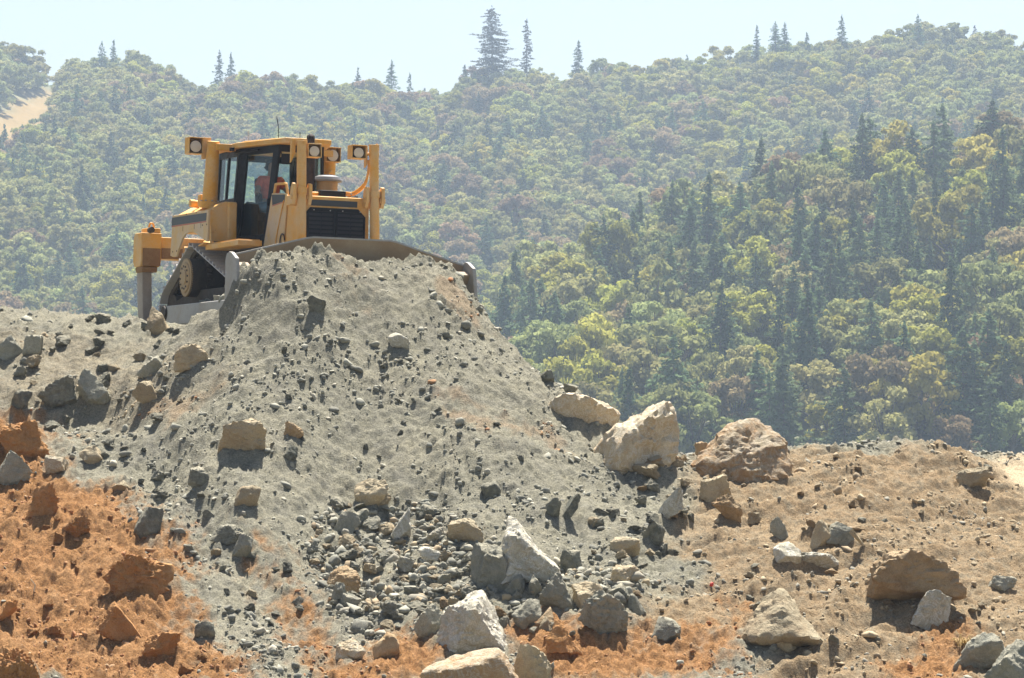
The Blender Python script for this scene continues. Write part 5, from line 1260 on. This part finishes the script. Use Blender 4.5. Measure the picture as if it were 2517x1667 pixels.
# --- ripper
rp = MB().box(-4.55, -4.12, -1.40, 1.40, 1.46, 1.90).build('ripper_beam', YEL, D, .02)
MB().box(-4.119, -4.108, -1.39, 1.39, 1.47, 1.68).build('wear_plate', RUST, rp, .004)
for sgn in (-1, 1):
    MB().prism([(-4.58, 1.40), (-4.58, 1.90), (-4.50, 1.97), (-4.05, 1.97), (-4.05, 1.40), (-4.15, 1.30), (-4.52, 1.30)], 'y', sgn * 1.83, sgn * 1.41).build('shank_holder', YEL, rp, .018)
    MB().box(-4.049, -4.035, min(sgn * 1.80, sgn * 1.43), max(sgn * 1.80, sgn * 1.43), 1.31, 1.66).build('wear_plate', RUST, rp, .004)
    MB().prism([(-4.52, 1.19), (-4.12, 1.19), (-4.08, 1.298), (-4.55, 1.298)], 'y', sgn * 1.79, sgn * 1.47).build('shank_socket', RUST, rp, .015)
    MB().box(-4.5, -4.1, min(sgn * 1.70, sgn * 1.42), max(sgn * 1.70, sgn * 1.42), 1.971, 2.07).build('pin_housing', YEL, rp, .015)
    MB().cyl((-4.04, sgn * 1.66, 2.02), (-3.92, sgn * 1.66, 2.02), .062, seg=16).build('pin', DARKM, rp, .004)
    MB().tube(spline([(-4.3, sgn * 1.50, 2.09), (-4.3, sgn * 1.52, 2.17), (-4.3, sgn * 1.58, 2.17), (-4.3, sgn * 1.60, 2.09)], 5), .02, 8).build('lifting_eye', YEL, rp, 0)
    MB().prism([(-4.60, 1.29), (-4.22, 1.29), (-4.20, .9), (-4.14, .45), (-4.02, -.05), (-3.95, -.3), (-4.12, -.32), (-4.34, -.05), (-4.48, .45), (-4.56, .9)], 'y', sgn * 1.745, sgn * 1.545).build('ripper_shank', SHANK, rp, .02)
    MB().prism([(-4.2, 1.5), (-4.2, 1.78), (-3.3, 1.45), (-3.3, 1.15)], 'y', sgn * .70, sgn * .95).build('ripper_link', YEL, rp, .02)
    MB().cyl((-4.2, sgn * .45, 1.8), (-3.4, sgn * .45, 1.6), .10, seg=18).build('ripper_cylinder', YEL, rp, .01)

# ------------------------------------------------------------------ operator
def skin_mesh(name, nodes, edges, mat, parent, sub=2):
    """one continuous surface grown round joints: nodes {key: (x,y,z,radius)}, first key is the root"""
    keys = list(nodes); ix = {q: i for i, q in enumerate(keys)}
    me = bpy.data.meshes.new(name); me.from_pydata([nodes[q][:3] for q in keys], [(ix[a], ix[b]) for a, b in edges], [])
    o = link(name, me, parent, [mat]); md = o.modifiers.new('skin', 'SKIN'); md.use_smooth_shade = True
    for i, q in enumerate(keys):
        rr = nodes[q][3]; sv = me.skin_vertices[0].data[i]; sv.radius = (rr, rr) if not isinstance(rr, tuple) else rr; sv.use_root = (i == 0)
    s = o.modifiers.new('round', 'SUBSURF'); s.levels = sub; s.render_levels = sub
    return o
k = NT('skin'); k.b.inputs['Base Color'].default_value = (.30, .17, .11, 1); k.rough(.6); SKN = k.m
k = NT('orange_shirt'); k.color(k.mix(k.mapr(k.noise(k.obj(), 9, 3), .4, .6), (.62, .10, .05), (.75, .14, .07))); k.rough(.9); SHT = k.m
k = NT('blue_jeans'); k.color(k.mix(k.mapr(k.noise(k.obj(), 12, 3), .4, .6), (.035, .09, .15), (.055, .13, .20))); k.rough(.9); JNS = k.m
k = NT('dark_hair'); k.b.inputs['Base Color'].default_value = (.018, .014, .012, 1); k.rough(.8); HAR = k.m
px_, py_ = -1.22, -.15
nod = {'pelvis': (px_, py_, 2.30, .12), 'spine': (px_ - .02, py_, 2.52, .12), 'chest': (px_ - .04, py_, 2.74, .135), 'neckb': (px_ - .05, py_, 2.88, .07), 'neck': (px_ - .03, py_, 2.95, .055),
       'jaw': (px_ + .02, py_, 3.02, .075), 'head': (px_ - .0, py_, 3.11, .095), 'crown': (px_ - .01, py_, 3.19, .065), 'nose': (px_ + .115, py_, 3.075, .014)}
edg = [('pelvis', 'spine'), ('spine', 'chest'), ('chest', 'neckb'), ('neckb', 'neck'), ('neck', 'jaw'), ('jaw', 'head'), ('head', 'crown'), ('head', 'nose')]
for s_, q in ((-1, 'r'), (1, 'l')):
    el = (px_ + .14, py_ + s_ * .34, 2.55); wr = (px_ + .38, py_ + s_ * .42, 2.54)
    nod.update({q + 'sh': (px_ - .04, py_ + s_ * .20, 2.82, .072), q + 'el': (*el, .048), q + 'wr': (*wr, .033), q + 'palm': (wr[0] + .06, wr[1], wr[2] + .01, .036),
                q + 'hip': (px_ + .05, py_ + s_ * .10, 2.26, .10), q + 'kn': (px_ + .46, py_ + s_ * .16, 2.27, .066), q + 'an': (px_ + .58, py_ + s_ * .16, 1.80, .045), q + 'toe': (px_ + .78, py_ + s_ * .17, 1.72, .04)})
    edg += [('chest', q + 'sh'), (q + 'sh', q + 'el'), (q + 'el', q + 'wr'), (q + 'wr', q + 'palm'), ('pelvis', q + 'hip'), (q + 'hip', q + 'kn'), (q + 'kn', q + 'an'), (q + 'an', q + 'toe')]
    for fi in range(5):
        fy = (-.030 + .018 * fi) * s_; ln = (.045, .075, .085, .080, .062)[fi]
        b_ = (wr[0] + (.085 if fi else .05), wr[1] - fy, wr[2] + .015)
        nod[f'{q}f{fi}a'] = (b_[0] + ln * .45, b_[1] - (.03 * s_ * -1 if fi == 0 else 0), b_[2] - .004, .009); nod[f'{q}f{fi}b'] = (b_[0] + ln * .75, b_[1] - (.03 * s_ * -1 if fi == 0 else 0), b_[2] - .035, .008)
        edg += [(q + 'palm', f'{q}f{fi}a'), (f'{q}f{fi}a', f'{q}f{fi}b')]
Pn = bpy.data.objects.new('person', None); col.objects.link(Pn); Pn.matrix_world = mw @ Matrix.Translation((px_, py_, 2.27))
tag(Pn, 'operator in orange shirt and blue jeans seated inside the bulldozer cab', 'person')
def off(nd): return {a: (b[0] - px_, b[1] - py_, b[2] - 2.2, b[3]) for a, b in nd.items()}
skin_mesh('body', off(nod), edg, SKN, Pn)
sh = {q: nod[q] for q in ('spine', 'chest', 'neckb', 'rsh', 'lsh')}; sh = {a: (*b[:3], b[3] + .03) for a, b in sh.items()}; sh['pelvis'] = (px_, py_, 2.34, .155); sh['neckb'] = (px_ - .05, py_, 2.87, .085)
sh = {'pelvis': sh.pop('pelvis'), **sh}
for q in 'rl': s_ = -1 if q == 'r' else 1; sh[q + 'um'] = (px_ + .06, py_ + s_ * .29, 2.66, .075)
skin_mesh('shirt', off(sh), [('pelvis', 'spine'), ('spine', 'chest'), ('chest', 'neckb'), ('chest', 'rsh'), ('chest', 'lsh'), ('rsh', 'rum'), ('lsh', 'lum')], SHT, Pn)
jn = {'pelvis': (px_, py_, 2.28, .15)}; je = []
for q in 'rl':
    for n_ in ('hip', 'kn', 'an'): a = nod[q + n_]; jn[q + n_] = (*a[:3], a[3] + .022)
    je += [('pelvis', q + 'hip'), (q + 'hip', q + 'kn'), (q + 'kn', q + 'an')]
skin_mesh('jeans', off(jn), je, JNS, Pn)
hr = {'a': (px_ - .03, py_, 3.13, .098), 'b': (px_ - .02, py_, 3.20, .07), 'c': (px_ - .06, py_, 3.05, .06)}
skin_mesh('hair', off(hr), [('a', 'b'), ('a', 'c')], HAR, Pn)
# ------------------------------------------------------------------ haze
bm = bmesh.new(); bmesh.ops.create_cube(bm, size=1.0)
hb = bpy.data.meshes.new('haze'); bm.to_mesh(hb); bm.free()
hm = bpy.data.materials.new('haze'); hm.use_nodes = True; hn = hm.node_tree.nodes
for n_ in list(hn):
    if n_.type == 'BSDF_PRINCIPLED': hn.remove(n_)
pv = hn.new('ShaderNodeVolumePrincipled'); pv.inputs['Density'].default_value = .00021; pv.inputs['Density Attribute'].default_value = ''
pv.inputs['Color'].default_value = (.62, .77, 1.0, 1); pv.inputs['Anisotropy'].default_value = .25
hm.node_tree.links.new(pv.outputs[0], hn['Material Output'].inputs['Volume'])
ho = link('haze', hb, mats=[hm]); ho.scale = (1100, 1800, 240); ho.location = (0, 600, 88); tag(ho, kind='stuff')
